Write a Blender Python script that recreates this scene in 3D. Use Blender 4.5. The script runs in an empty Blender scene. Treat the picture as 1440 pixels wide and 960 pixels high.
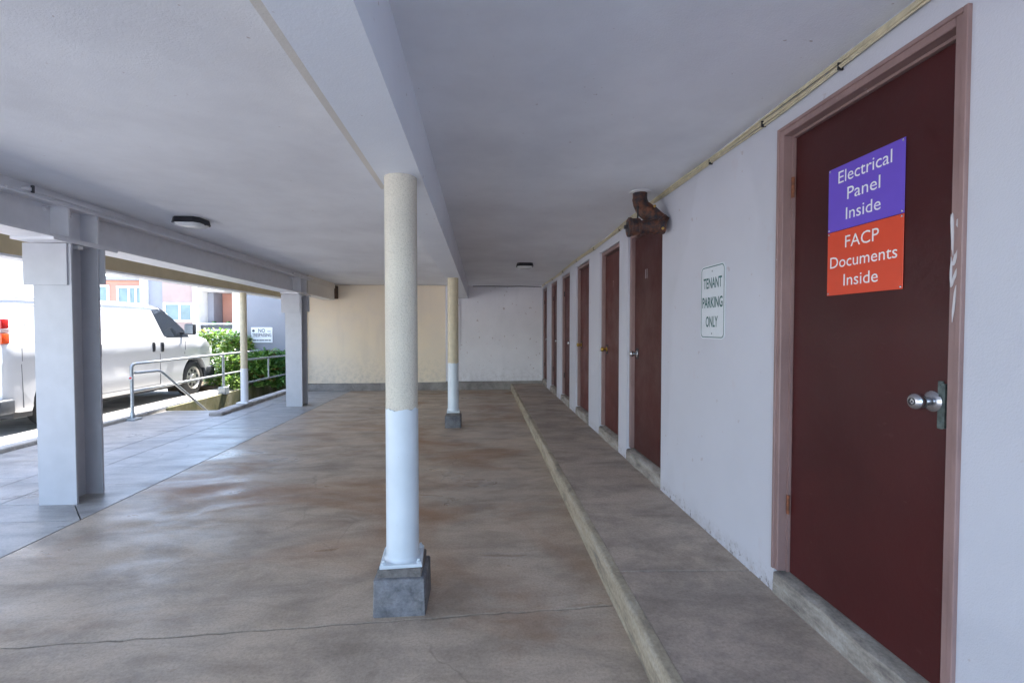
import bpy, bmesh, math, random
from mathutils import Vector, Matrix
R = math.radians
random.seed(7)
S = bpy.context.scene

# ---------------------------------------------------------------- camera, sky, sun, exposure
cam_d = bpy.data.cameras.new('camera')
cam_d.sensor_width = 36.0
cam_d.lens = 36.0 * 665.0 / 1440.0
cam_d.clip_start = 0.05
cam_d.clip_end = 1500
cam = bpy.data.objects.new('camera', cam_d)
S.collection.objects.link(cam)
cam.location = (0, 0, 1.43)
cam.rotation_euler = (R(90 - 1.55), 0, R(-3.7))
S.camera = cam

SUN = Vector((0.085, 0.47, 0.88)).normalized()
sun_el = math.asin(SUN.z)
sun_az = math.atan2(SUN.x, SUN.y)            # clockwise from +Y
W = bpy.data.worlds.new('World')
S.world = W
W.use_nodes = True
wn, wl = W.node_tree.nodes, W.node_tree.links
wn.clear()
sky = wn.new('ShaderNodeTexSky')
sky.sky_type = 'NISHITA'
sky.sun_disc = False
sky.sun_elevation = sun_el
sky.sun_rotation = sun_az
sky.air_density = 1.0
sky.dust_density = 1.0
bg = wn.new('ShaderNodeBackground')
bg.inputs['Strength'].default_value = 0.15
wo = wn.new('ShaderNodeOutputWorld')
wl.new(sky.outputs[0], bg.inputs['Color'])
wl.new(bg.outputs[0], wo.inputs['Surface'])

sd = bpy.data.lights.new('sun', 'SUN')
sd.energy = 4.0
sd.angle = R(0.5)
sd.color = (1.0, 0.95, 0.88)
so = bpy.data.objects.new('sun', sd)
S.collection.objects.link(so)
so.rotation_euler = SUN.to_track_quat('Z', 'Y').to_euler()
so.location = (0, 0, 20)

S.view_settings.view_transform = 'Standard'
S.view_settings.look = 'None'
S.view_settings.exposure = 2.72
S.view_settings.gamma = 1.0
S.view_settings.use_curve_mapping = False
S.render.engine = 'CYCLES'
S.cycles.max_bounces = 14
S.cycles.diffuse_bounces = 9
S.cycles.glossy_bounces = 4
S.cycles.transmission_bounces = 6
S.cycles.sample_clamp_indirect = 8.0
S.cycles.use_denoising = True

# ---------------------------------------------------------------- materials
class NT:
    def __init__(s, name):
        s.m = bpy.data.materials.new(name)
        s.m.use_nodes = True
        s.n, s.l = s.m.node_tree.nodes, s.m.node_tree.links
        s.b = s.n['Principled BSDF']
        s.geo = s.n.new('ShaderNodeNewGeometry')
        s.pos = s.geo.outputs['Position']
    def noise(s, scale, detail=4, rough=0.55, stretch=None, off=(0, 0, 0), dist=0.0):
        t = s.n.new('ShaderNodeTexNoise')
        t.inputs['Scale'].default_value = scale
        t.inputs['Detail'].default_value = detail
        t.inputs['Roughness'].default_value = rough
        t.inputs['Distortion'].default_value = dist
        mp = s.n.new('ShaderNodeMapping')
        mp.inputs['Scale'].default_value = stretch or (1, 1, 1)
        mp.inputs['Location'].default_value = off
        s.l.new(s.pos, mp.inputs['Vector'])
        s.l.new(mp.outputs[0], t.inputs['Vector'])
        return t.outputs['Fac']
    def ramp(s, fac, stops, const=False):
        r = s.n.new('ShaderNodeValToRGB')
        e = r.color_ramp.elements
        while len(e) > 1: e.remove(e[-1])
        e[0].position = stops[0][0]; e[0].color = c4(stops[0][1])
        for p, c in stops[1:]:
            x = e.new(p); x.color = c4(c)
        s.l.new(fac, r.inputs['Fac'])
        return r.outputs['Color']
    def mix(s, fac, a, b, mode='MIX'):
        x = s.n.new('ShaderNodeMix'); x.data_type = 'RGBA'; x.blend_type = mode
        for v, i in ((fac, 0), (a, 6), (b, 7)):
            if hasattr(v, 'is_output'): s.l.new(v, x.inputs[i])
            elif i == 0: x.inputs[0].default_value = v
            else: x.inputs[i].default_value = c4(v)
        return x.outputs[2]
    def math(s, op, a, b=None, clamp=False):
        x = s.n.new('ShaderNodeMath'); x.operation = op; x.use_clamp = clamp
        for i, v in enumerate((a, b)):
            if v is None: continue
            if hasattr(v, 'is_output'): s.l.new(v, x.inputs[i])
            else: x.inputs[i].default_value = v
        return x.outputs[0]
    def xyz(s):
        x = s.n.new('ShaderNodeSeparateXYZ'); s.l.new(s.pos, x.inputs[0]); return x.outputs
    def band(s, v, lo, hi):
        m = s.n.new('ShaderNodeMapRange'); m.clamp = True
        m.inputs['From Min'].default_value = lo; m.inputs['From Max'].default_value = hi
        s.l.new(v, m.inputs['Value']); return m.outputs[0]
    def col(s, c):
        if hasattr(c, 'is_output'): s.l.new(c, s.b.inputs['Base Color'])
        else: s.b.inputs['Base Color'].default_value = c4(c)
        return s
    def rough(s, v):
        if hasattr(v, 'is_output'): s.l.new(v, s.b.inputs['Roughness'])
        else: s.b.inputs['Roughness'].default_value = v
        return s
    def bump(s, *hs):
        prev = None
        for h, strength, dist in hs:
            b = s.n.new('ShaderNodeBump')
            b.inputs['Strength'].default_value = strength
            b.inputs['Distance'].default_value = dist
            s.l.new(h, b.inputs['Height'])
            if prev is not None: s.l.new(prev, b.inputs['Normal'])
            prev = b.outputs[0]
        s.l.new(prev, s.b.inputs['Normal'])
        return s
def c4(c):
    if isinstance(c, (int, float)): c = (c, c, c)
    return (*c, 1.0) if len(c) == 3 else c

M = {}
def simple(name, c, rough=0.5, metal=0.0, var=0.12, scale=14, bump=0.0, bscale=120, coat=0.0, spec=None):
    t = NT(name)
    n = t.noise(scale, 5)
    lo = tuple(max(0, x * (1 - var)) for x in c); hi = tuple(min(1, x * (1 + var)) for x in c)
    t.col(t.ramp(n, [(0.3, lo), (0.7, hi)])).rough(rough)
    t.b.inputs['Metallic'].default_value = metal
    t.b.inputs['Coat Weight'].default_value = coat
    if spec is not None: t.b.inputs['Specular IOR Level'].default_value = spec
    if bump: t.bump((t.noise(bscale, 3), bump, 0.004))
    M[name] = t.m
    return t.m

def stucco(name, base, stain, dirt=None, dirt_top=0.3, dots=True, fine=0.35, streak=False, scuff=False, dscale=16, dthr=0.725):
    t = NT(name)
    c = t.ramp(t.noise(1.3, 6, 0.6), [(0.32, stain), (0.62, base)])
    if streak:
        st = t.ramp(t.noise(3.0, 4, 0.6, (1, 1, 0.16)), [(0.52, 0.0), (0.78, 1.0)])
        c = t.mix(t.math('MULTIPLY', st, 0.35), c, tuple(x * 0.8 for x in stain))
    if dots:
        d = t.ramp(t.noise(dscale, 2, 0.4), [(dthr, 0.0), (dthr + .03, 1.0)])
        c = t.mix(t.math('MULTIPLY', d, 0.5), c, (0.33, 0.22, 0.2))
    if scuff:
        sc = t.ramp(t.noise(6.5, 4, 0.6, (1, 1, 0.7), (3, 1, 7)), [(0.66, 0.0), (0.71, 1.0)])
        c = t.mix(t.math('MULTIPLY', sc, 0.16), c, (0.50, 0.36, 0.36))
        pt = t.ramp(t.noise(0.9, 3, 0.45, (1, 1, 0.6), (9, 4, 2)), [(0.49, 0.0), (0.52, 1.0)])
        c = t.mix(t.math('MULTIPLY', pt, 0.35), c, tuple(min(1, x * 1.1) for x in base))
        ch = t.ramp(t.noise(34, 5, 0.7, (1, 1, 0.8)), [(0.57, 0.0), (0.60, 1.0)])
        lo2 = t.math('SUBTRACT', 1.0, t.band(t.xyz()[2], 0.15, 0.24))
        c = t.mix(t.math('MULTIPLY', t.math('MULTIPLY', ch, lo2), 0.75), c, (0.10, 0.085, 0.075))
    if dirt:
        z = t.xyz()[2]
        low = t.math('SUBTRACT', 1.0, t.band(z, 0.13, dirt_top))
        k = t.math('MULTIPLY', low, t.ramp(t.noise(11, 8, 0.75), [(0.44, 0.0), (0.72, 0.75)]))
        c = t.mix(k, c, dirt)
    t.col(c).rough(0.72)
    t.bump((t.noise(9, 4), 0.12, 0.012), (t.noise(130, 5, 0.7), fine, 0.004))
    M[name] = t.m
stucco('wall_paint', (0.575, 0.58, 0.635), (0.53, 0.535, 0.585), (0.30, 0.25, 0.22), 0.25, scuff=True)
stucco('back_white', (0.86, 0.845, 0.88), (0.79, 0.775, 0.81), (0.4, 0.36, 0.34), 0.6, streak=True)
stucco('back_cream', (0.93, 0.79, 0.60), (0.86, 0.745, 0.605), (0.5, 0.45, 0.36), 0.9, streak=True, dots=False)
stucco('ceiling_paint', (0.84, 0.855, 0.895), (0.73, 0.74, 0.78), dots=True, fine=0.55, dscale=36, dthr=0.765)
stucco('beam_paint', (0.83, 0.86, 0.91), (0.76, 0.79, 0.85), dots=True, fine=0.35, dscale=24)
stucco('beam_cream', (0.72, 0.68, 0.62), (0.66, 0.62, 0.56), dots=False)
stucco('grey_stucco', (0.27, 0.285, 0.33), (0.24, 0.255, 0.295), dots=False)
stucco('white_stucco', (0.72, 0.71, 0.69), (0.60, 0.59, 0.57), dots=False)
stucco('pink_stucco', (0.50, 0.25, 0.19), (0.46, 0.23, 0.175), dots=False)
stucco('pale_pink_stucco', (0.38, 0.29, 0.27), (0.34, 0.26, 0.24), dots=False)

def concrete(name, base, dark, warm, rough=(0.35, 0.7), stretch=(0.45, 1.6, 1), bump=0.25, rust=0.0, spec=0.5, crack=0.0, blot=0.75):
    t = NT(name)
    a = t.noise(1.1, 7, 0.62, stretch, dist=0.6)
    b = t.noise(3.6, 6, 0.65, stretch, (3, 7, 0), 0.4)
    c = t.ramp(a, [(0.30, dark), (0.47, base), (0.70, warm)])
    sm = t.ramp(b, [(0.34, tuple(x * 0.62 for x in dark)), (0.58, tuple(min(1, x * 1.12) for x in base))])
    c = t.mix(0.5, c, sm)
    bl = t.ramp(t.noise(1.7, 6, 0.7, (0.8, 1.1, 1), (2, 9, 0), 1.2), [(0.36, 0.70), (0.56, 1.06), (0.72, 1.16)])
    c = t.mix(blot, c, bl, 'MULTIPLY')
    if rust:
        r = t.ramp(t.noise(0.55, 6, 0.6, (0.9, 1.2, 1), (11, 5, 0), 0.8), [(0.49, 0.0), (0.70, 1.0)])
        c = t.mix(t.math('MULTIPLY', r, rust), c, (0.30, 0.15, 0.07))
    g = t.ramp(t.noise(70, 8, 0.8), [(0.34, 0.62), (0.52, 1.0), (0.66, 1.16)])
    c = t.mix(0.7, c, g, 'MULTIPLY')
    if crack:
        vo = t.n.new('ShaderNodeTexVoronoi'); vo.feature = 'DISTANCE_TO_EDGE'; vo.inputs['Scale'].default_value = 0.42
        wv = t.n.new('ShaderNodeVectorMath'); wv.operation = 'MULTIPLY_ADD'
        nz = t.n.new('ShaderNodeTexNoise'); nz.inputs['Scale'].default_value = 3.0; nz.inputs['Detail'].default_value = 6
        t.l.new(t.pos, nz.inputs['Vector']); t.l.new(nz.outputs['Color'], wv.inputs[0]); wv.inputs[1].default_value = (0.35, 0.35, 0.0); t.l.new(t.pos, wv.inputs[2])
        t.l.new(wv.outputs[0], vo.inputs['Vector'])
        ln = t.ramp(vo.outputs['Distance'], [(0.0, 1.0), (0.0022, 0.0)])
        mk = t.ramp(t.noise(0.8, 3, 0.5, None, (4, 4, 0)), [(0.47, 0.0), (0.56, 1.0)])
        c = t.mix(t.math('MULTIPLY', t.math('MULTIPLY', ln, mk), crack), c, tuple(x * 0.35 for x in dark))
        os_ = t.ramp(t.noise(2.6, 3, 0.5, None, (8, 3, 0)), [(0.68, 0.0), (0.76, 1.0)])
        c = t.mix(t.math('MULTIPLY', os_, 0.4), c, tuple(x * 0.5 for x in dark))
    sp = t.ramp(t.noise(42, 3, 0.5, (0.8, 1.2, 1), (9, 1, 0)), [(0.68, 0.0), (0.76, 1.0)])
    c = t.mix(t.math('MULTIPLY', sp, 0.22), c, tuple(x * 0.5 for x in dark))
    t.col(c)
    rr = t.n.new('ShaderNodeMapRange')
    rr.inputs['From Min'].default_value = 0.35; rr.inputs['From Max'].default_value = 0.62
    rr.inputs['To Min'].default_value = rough[0]; rr.inputs['To Max'].default_value = rough[1]
    t.l.new(t.noise(1.5, 6, 0.65, stretch, (5, 2, 0), 0.9), rr.inputs['Value'])
    t.rough(rr.outputs[0])
    t.b.inputs['Specular IOR Level'].default_value = spec
    t.bump((t.noise(5, 5, 0.6, stretch), 0.12, 0.02), (t.noise(48, 6, 0.7, (0.6, 1.5, 1)), bump, 0.004))
    M[name] = t.m
concrete('floor_concrete', (0.49, 0.40, 0.315), (0.375, 0.305, 0.245), (0.55, 0.43, 0.315), rough=(0.24, 0.66), stretch=(0.6, 1.25, 1), rust=0.8, bump=0.3, spec=0.25, crack=0.35, blot=0.5)
concrete('walk_concrete', (0.38, 0.365, 0.35), (0.28, 0.275, 0.27), (0.44, 0.41, 0.375), rough=(0.26, 0.5), bump=0.15, spec=0.4, crack=0.4)
concrete('step_concrete', (0.45, 0.365, 0.295), (0.33, 0.27, 0.225), (0.49, 0.39, 0.305), rough=(0.55, 0.8), stretch=(0.7, 1.2, 1), bump=0.4, crack=0.35)
concrete('bounce_concrete', (0.52, 0.545, 0.58), (0.45, 0.47, 0.50), (0.56, 0.575, 0.60), rough=(0.6, 0.85), bump=0.3)  # invented pale bluish tone, bounces cool light up to the near ceiling
concrete('block_concrete', (0.20, 0.20, 0.215), (0.10, 0.10, 0.11), (0.26, 0.245, 0.235), rough=(0.7, 0.9), stretch=(5, 5, 5), bump=0.7)
concrete('grout', (0.17, 0.155, 0.145), (0.09, 0.08, 0.08), (0.22, 0.19, 0.17), rough=(0.7, 0.9), stretch=(6, 6, 6), bump=0.8)
concrete('curb_concrete', (0.33, 0.30, 0.28), (0.22, 0.20, 0.19), (0.38, 0.34, 0.30), rough=(0.6, 0.85), stretch=(1.2, 1.2, 1.2), bump=0.4)
concrete('pale_concrete', (0.46, 0.44, 0.41), (0.34, 0.32, 0.30), (0.52, 0.49, 0.44), rough=(0.6, 0.85), bump=0.3)
concrete('driveway_concrete', (0.43, 0.42, 0.405), (0.34, 0.335, 0.325), (0.47, 0.45, 0.43), rough=(0.6, 0.85), bump=0.3)
concrete('asphalt', (0.07, 0.07, 0.072), (0.045, 0.045, 0.047), (0.09, 0.088, 0.085), rough=(0.7, 0.9), stretch=(1, 1, 1), bump=0.5)

t = NT('curb_face')         # worn cream paint over concrete
k = t.ramp(t.noise(7, 7, 0.7, (1, 0.35, 2)), [(0.36, (0.22, 0.19, 0.155)), (0.50, (0.40, 0.335, 0.24)), (0.68, (0.46, 0.41, 0.335))])
t.col(t.mix(0.5, k, t.ramp(t.noise(60, 4), [(0.3, 0.6), (0.6, 1.1)]), 'MULTIPLY')).rough(0.8)
t.bump((t.noise(40, 5, 0.7), 0.6, 0.006)); M['curb_face'] = t.m
t = NT('threshold_paint')
k = t.ramp(t.noise(9, 7, 0.7, (1, 0.4, 1.6)), [(0.36, (0.17, 0.15, 0.14)), (0.50, (0.33, 0.295, 0.255)), (0.68, (0.46, 0.43, 0.40))])
t.col(t.mix(0.4, k, t.ramp(t.noise(90, 4), [(0.3, 0.55), (0.6, 1.1)]), 'MULTIPLY')).rough(0.8)
t.bump((t.noise(30, 6, 0.7), 0.7, 0.008)); M['threshold_paint'] = t.m
t = NT('moss_wall')
k = t.ramp(t.noise(2.2, 7, 0.65, (1, 1, 0.5)), [(0.36, (0.075, 0.085, 0.035)), (0.52, (0.16, 0.15, 0.075)), (0.66, (0.25, 0.23, 0.17))])
t.col(k).rough(0.85).bump((t.noise(25, 5), 0.5, 0.01)); M['moss_wall'] = t.m

def door_mat(name, c, rough):
    t = NT(name)
    n = t.noise(2.0, 5, 0.6, (1, 1.5, 0.6))
    n = t.noise(1.6, 4, 0.55, (1, 0.5, 0.6))
    k = t.ramp(n, [(0.3, tuple(x * 0.82 for x in c)), (0.7, tuple(x * 1.2 for x in c))])
    dd = t.ramp(t.noise(0.55, 2, 0.4, (1, 1, 0.3), (2, 6, 1)), [(0.4, 0.78), (0.6, 1.22)])
    k = t.mix(1.0, k, dd, 'MULTIPLY')
    sk = t.ramp(t.noise(11, 6, 0.75, (1, 0.7, 1.6), (1, 5, 3)), [(0.64, 0.0), (0.74, 1.0)])
    k = t.mix(t.math('MULTIPLY', sk, 0.22), k, (0.20, 0.12, 0.11))
    t.col(k)
    t.b.inputs['Specular IOR Level'].default_value = 0.32
    rr = t.ramp(t.noise(5, 4, 0.6, (1, 0.7, 0.6)), [(0.35, rough - 0.06), (0.65, rough + 0.1)])
    t.rough(rr)
    t.bump((t.noise(4, 4, 0.6, (1, 0.8, 0.9), dist=1.2), 0.10, 0.02), (t.noise(20, 4, 0.6, (1, 1.0, 0.9), dist=1.5), 0.12, 0.004), (t.noise(160, 3), 0.08, 0.002))
    M[name] = t.m
door_mat('door_paint', (0.068, 0.0135, 0.0135), 0.36)
door_mat('door_paint_dull', (0.092, 0.024, 0.021), 0.44)
t = NT('frame_paint')
k = t.ramp(t.noise(5, 6, 0.65, (1, 1, 0.5)), [(0.3, (0.23, 0.145, 0.135)), (0.6, (0.31, 0.20, 0.185))])
w = t.ramp(t.noise(38, 4, 0.7, (1, 1, 0.5)), [(0.70, 0.0), (0.74, 1.0)])
k = t.mix(t.math('MULTIPLY', w, 0.6), k, (0.6, 0.55, 0.53))
t.col(k).rough(0.45).bump((t.noise(30, 4, 0.6, (1, 1, 0.3)), 0.2, 0.004)); M['frame_paint'] = t.m
t = NT('rough_column')      # dashed, dotted render on the column
k = t.ramp(t.noise(4, 5), [(0.3, (0.60, 0.55, 0.47)), (0.7, (0.68, 0.63, 0.53))])
d = t.ramp(t.noise(150, 3, 0.6), [(0.30, (0.70, 0.70, 0.70)), (0.55, (1.03, 1.03, 1.03))])
t.col(t.mix(0.62, k, d, 'MULTIPLY')).rough(0.8)
t.bump((t.noise(150, 3, 0.6), 0.7, 0.006)); M['rough_column'] = t.m
simple('cream_column', (0.62, 0.54, 0.38), 0.5, var=0.1, bump=0.15)
t = NT('gloss_white')
k = t.ramp(t.noise(5, 5), [(0.3, (0.60, 0.66, 0.71)), (0.7, (0.68, 0.74, 0.79))])
ch = t.ramp(t.noise(26, 5, 0.7), [(0.70, 0.0), (0.72, 1.0)])
t.col(t.mix(t.math('MULTIPLY', ch, 0.5), k, (0.36, 0.35, 0.34))).rough(0.28).bump((t.noise(12, 4), 0.08, 0.006)); M['gloss_white'] = t.m
simple('white_steel', (0.74, 0.74, 0.77), 0.4, var=0.05, scale=8, bump=0.05, bscale=60)
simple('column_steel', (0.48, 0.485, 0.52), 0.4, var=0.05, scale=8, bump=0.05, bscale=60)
simple('white_paint', (0.78, 0.78, 0.78), 0.5, var=0.05)
simple('beige_paint', (0.50, 0.41, 0.25), 0.55, var=0.1, scale=5, bump=0.1)
simple('black_metal', (0.018, 0.019, 0.024), 0.45, var=0.2)
simple('lens', (0.75, 0.77, 0.78), 0.18, var=0.06, scale=60)
simple('cable_cream', (0.62, 0.55, 0.38), 0.45, var=0.18, scale=30)
simple('dark_iron', (0.05, 0.05, 0.055), 0.5, 0.6)
simple('rust_brown', (0.085, 0.045, 0.025), 0.8, var=0.5, scale=20, bump=0.4)
t = NT('cast_iron_rust')
k = t.ramp(t.noise(16, 6, 0.65), [(0.40, (0.016, 0.018, 0.028)), (0.50, (0.06, 0.024, 0.016)), (0.66, (0.19, 0.065, 0.028))])
t.col(k).rough(t.ramp(t.noise(20, 4), [(0.3, 0.35), (0.7, 0.75)])).bump((t.noise(45, 5, 0.7), 0.5, 0.004)); M['cast_iron_rust'] = t.m
simple('brass', (0.55, 0.36, 0.10), 0.28, 1.0)
simple('steel_knob', (0.62, 0.63, 0.66), 0.24, 1.0, var=0.06)
simple('guard_plate', (0.10, 0.13, 0.125), 0.5, 0.35, var=0.5, scale=35, bump=0.3, bscale=60)
simple('copper_hinge', (0.22, 0.075, 0.035), 0.5, 0.3, var=0.4, scale=40)
simple('galvanised', (0.36, 0.39, 0.41), 0.4, 0.55, var=0.15, scale=20)
simple('sign_violet', (0.155, 0.085, 0.56), 0.38, var=0.03, spec=0.4)
simple('sign_red', (0.72, 0.075, 0.03), 0.38, var=0.03, spec=0.4)
simple('letter_white', (0.86, 0.86, 0.86), 0.5, var=0.02)
simple('sign_white', (0.70, 0.74, 0.78), 0.35, var=0.03)
simple('sign_green', (0.012, 0.11, 0.105), 0.4, var=0.1)
simple('sign_ink', (0.04, 0.05, 0.07), 0.5, var=0.1)
simple('putty', (0.60, 0.58, 0.60), 0.6, var=0.05)
simple('van_paint', (0.50, 0.505, 0.52), 0.28, var=0.01, coat=0.6)
simple('glass_dark', (0.018, 0.022, 0.028), 0.06, var=0.1, coat=0.3)
simple('window_glass', (0.16, 0.24, 0.27), 0.06, var=0.25, scale=1.2)
simple('rubber', (0.018, 0.018, 0.019), 0.75, var=0.2)
simple('black_plastic', (0.022, 0.023, 0.027), 0.5, var=0.2)
simple('grey_plastic', (0.045, 0.05, 0.06), 0.5, var=0.15)
simple('seam_dark', (0.09, 0.095, 0.105), 0.6, var=0.1)
simple('rim_silver', (0.48, 0.46, 0.43), 0.38, 0.7, var=0.1)
simple('tail_red', (0.55, 0.012, 0.012), 0.18, var=0.05, coat=0.5)
simple('tail_orange', (0.75, 0.08, 0.015), 0.18, var=0.05, coat=0.5)
simple('tail_white', (0.40, 0.28, 0.28), 0.18, var=0.05, coat=0.5)
simple('joint_dirt', (0.045, 0.04, 0.035), 0.95, var=0.3)
simple('soil', (0.10, 0.075, 0.05), 0.95, var=0.4, scale=20, bump=0.6)
simple('stem_green', (0.07, 0.10, 0.035), 0.7, var=0.3)
simple('sticker_red', (0.6, 0.05, 0.05), 0.5)
simple('roof_grey', (0.30, 0.30, 0.32), 0.7)
def leaf_mat(name, a, b, c):
    t = NT(name)
    k = t.ramp(t.geo.outputs['Random Per Island'], [(0.0, a), (0.5, b), (0.93, c), (0.95, (0.22, 0.16, 0.05))])
    t.col(k).rough(0.32)
    tr = t.n.new('ShaderNodeBsdfTranslucent'); t.l.new(k, tr.inputs['Color'])
    mx = t.n.new('ShaderNodeMixShader'); mx.inputs[0].default_value = 0.3
    t.l.new(t.b.outputs[0], mx.inputs[1]); t.l.new(tr.outputs[0], mx.inputs[2])
    t.l.new(mx.outputs[0], t.n['Material Output'].inputs['Surface'])
    M[name] = t.m
leaf_mat('leaf_bright', (0.07, 0.16, 0.025), (0.17, 0.31, 0.05), (0.33, 0.44, 0.11))
leaf_mat('leaf_mid', (0.05, 0.14, 0.025), (0.12, 0.27, 0.05), (0.26, 0.40, 0.09))
leaf_mat('leaf_deep', (0.03, 0.11, 0.03), (0.08, 0.21, 0.06), (0.18, 0.34, 0.11))

# ---------------------------------------------------------------- geometry helpers (all in world coordinates)
class MB:
    def __init__(s): s.v, s.f = [], []
    def add(s, vs, fs):
        o = len(s.v); s.v += [tuple(v) for v in vs]; s.f += [tuple(i + o for i in f) for f in fs]; return s
    def box(s, x0, x1, y0, y1, z0, z1, bev=0.0, seg=1, M4=None):
        bm = bmesh.new(); bmesh.ops.create_cube(bm, size=1)
        for v in bm.verts:
            v.co = Vector((x0 + (v.co.x + .5) * (x1 - x0), y0 + (v.co.y + .5) * (y1 - y0), z0 + (v.co.z + .5) * (z1 - z0)))
        if bev: bmesh.ops.bevel(bm, geom=bm.edges[:], offset=bev, segments=seg, affect='EDGES', profile=0.5)
        if M4: bmesh.ops.transform(bm, matrix=M4, verts=bm.verts)
        return s.frombm(bm)
    def frombm(s, bm):
        bm.verts.index_update()
        s.add([v.co[:] for v in bm.verts], [[v.index for v in f.verts] for f in bm.faces]); bm.free(); return s
    def hexa(s, b4, t4):            # bottom quad (ccw from above) + top quad
        return s.add(list(b4) + list(t4), [(3, 2, 1, 0), (4, 5, 6, 7), (0, 1, 5, 4), (1, 2, 6, 5), (2, 3, 7, 6), (3, 0, 4, 7)])
    def slab(s, poly, z0, z1, bev=0.0):
        bm = bmesh.new()
        f = bm.faces.new([bm.verts.new((x, y, z0)) for x, y in poly])
        r = bmesh.ops.extrude_face_region(bm, geom=[f])
        for g in r['geom']:
            if isinstance(g, bmesh.types.BMVert): g.co.z = z1
        bmesh.ops.recalc_face_normals(bm, faces=bm.faces)
        if bev:
            top = [e for e in bm.edges if all(abs(v.co.z - z1) < 1e-6 for v in e.verts)]
            bmesh.ops.bevel(bm, geom=top, offset=bev, segments=1, affect='EDGES')
        return s.frombm(bm)
    def prism(s, pts, d):           # planar polygon (3d points) pushed along d
        bm = bmesh.new(); f = bm.faces.new([bm.verts.new(p) for p in pts])
        r = bmesh.ops.extrude_face_region(bm, geom=[f]); d = Vector(d)
        bmesh.ops.translate(bm, vec=d, verts=[g for g in r['geom'] if isinstance(g, bmesh.types.BMVert)])
        bmesh.ops.recalc_face_normals(bm, faces=bm.faces)
        return s.frombm(bm)
    def tube(s, path, r, n=12, caps=True):
        P = [Vector(p) for p in path]; rs = r if isinstance(r, (list, tuple)) else [r] * len(P)
        vs, fs, up = [], [], None
        for i, p in enumerate(P):
            d = ((P[min(i + 1, len(P) - 1)] - P[max(i - 1, 0)])).normalized()
            if up is None: up = Vector((0, 0, 1)) if abs(d.z) < .9 else Vector((1, 0, 0))
            a = d.cross(up).normalized(); b = a.cross(d).normalized(); up = b
            for k in range(n):
                t = 2 * math.pi * k / n; vs.append(p + (a * math.cos(t) + b * math.sin(t)) * rs[i])
        for i in range(len(P) - 1):
            for k in range(n): fs.append((i * n + k, i * n + (k + 1) % n, (i + 1) * n + (k + 1) % n, (i + 1) * n + k))
        if caps: fs += [tuple(reversed(range(n))), tuple(range((len(P) - 1) * n, len(P) * n))]
        return s.add(vs, fs)
    def lathe(s, o, axis, prof, n=24):     # prof: (distance along axis, radius)
        o, ax = Vector(o), Vector(axis).normalized()
        return s.tube([o + ax * p[0] for p in prof], [max(p[1], 1e-4) for p in prof], n) if all(prof[i][0] < prof[i + 1][0] for i in range(len(prof) - 1)) else s._lathe(o, ax, prof, n)
    def _lathe(s, o, ax, prof, n):
        u = Vector((0, 0, 1)) if abs(ax.z) < .9 else Vector((1, 0, 0)); a = ax.cross(u).normalized(); b = a.cross(ax)
        vs, fs = [], []
        for d, r in prof:
            for k in range(n):
                t = 2 * math.pi * k / n; vs.append(o + ax * d + (a * math.cos(t) + b * math.sin(t)) * r)
        for i in range(len(prof) - 1):
            for k in range(n): fs.append((i * n + k, i * n + (k + 1) % n, (i + 1) * n + (k + 1) % n, (i + 1) * n + k))
        return s.add(vs, fs)

BASE = {}
def link(name, data, parent=None, base=(0, 0, 0)):
    o = bpy.data.objects.new(name, data); S.collection.objects.link(o)
    if parent is not None: o.parent = parent; BASE[o] = BASE[parent]
    else: o.location = base; BASE[o] = Vector(base)
    return o
def tag(o, label=None, cat=None, group=None, kind=None):
    if label: o['label'] = label
    if cat: o['category'] = cat
    if group: o['group'] = group
    if kind: o['kind'] = kind
    return o
def thing(name, base, label=None, cat=None, group=None, kind=None):
    return tag(link(name, None, None, base), label, cat, group, kind)
def part(name, mb, mat, parent=None, base=(0, 0, 0), smooth=30, label=None, kind=None, cat=None, group=None):
    b = BASE[parent] if parent is not None else Vector(base)
    me = bpy.data.meshes.new(name)
    me.from_pydata([(v[0] - b.x, v[1] - b.y, v[2] - b.z) for v in mb.v], [], mb.f)
    bm = bmesh.new(); bm.from_mesh(me); bmesh.ops.recalc_face_normals(bm, faces=bm.faces); bm.to_mesh(me); bm.free()
    me.materials.append(M[mat] if isinstance(mat, str) else mat)
    if smooth:
        me.shade_smooth(); me.set_sharp_from_angle(angle=R(smooth))
    return tag(link(name, me, parent, base), label, cat, group, kind)
def copy_tree(o, parent=None):
    c = o.copy(); S.collection.objects.link(c)
    if parent is not None: c.parent = parent
    BASE[c] = BASE[o]
    for ch in list(o.children): copy_tree(ch, c)
    return c
def text_mb(lines, mb, depth=0.0012, bold=0.0):
    """lines: (text, world matrix, width, cap height); glyphs become mesh."""
    for txt, M4, wd, hc in lines:
        cu = bpy.data.curves.new('lettering', 'FONT'); cu.body = txt; cu.resolution_u = 3; cu.offset = bold
        ob = bpy.data.objects.new('lettering', cu)
        me = bpy.data.meshes.new_from_object(ob)
        ref = bpy.data.curves.new('lettering', 'FONT'); ref.body = 'E'
        rob = bpy.data.objects.new('lettering', ref); rm = bpy.data.meshes.new_from_object(rob)
        ch = max(v.co.y for v in rm.vertices) - min(v.co.y for v in rm.vertices)
        y0 = min(v.co.y for v in rm.vertices)
        xs = [v.co.x for v in me.vertices]; x0, x1 = min(xs), max(xs)
        vs = [M4 @ Vector(((v.co.x - (x0 + x1) / 2) * wd / (x1 - x0), (v.co.y - y0) * hc / ch, depth)) for v in me.vertices]
        mb.add(vs, [tuple(p.vertices) for p in me.polygons])
        for d in (ob, rob): bpy.data.objects.remove(d)
        for d in (cu, ref): bpy.data.curves.remove(d)
        for d in (me, rm): bpy.data.meshes.remove(d)
    return mb
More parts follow.
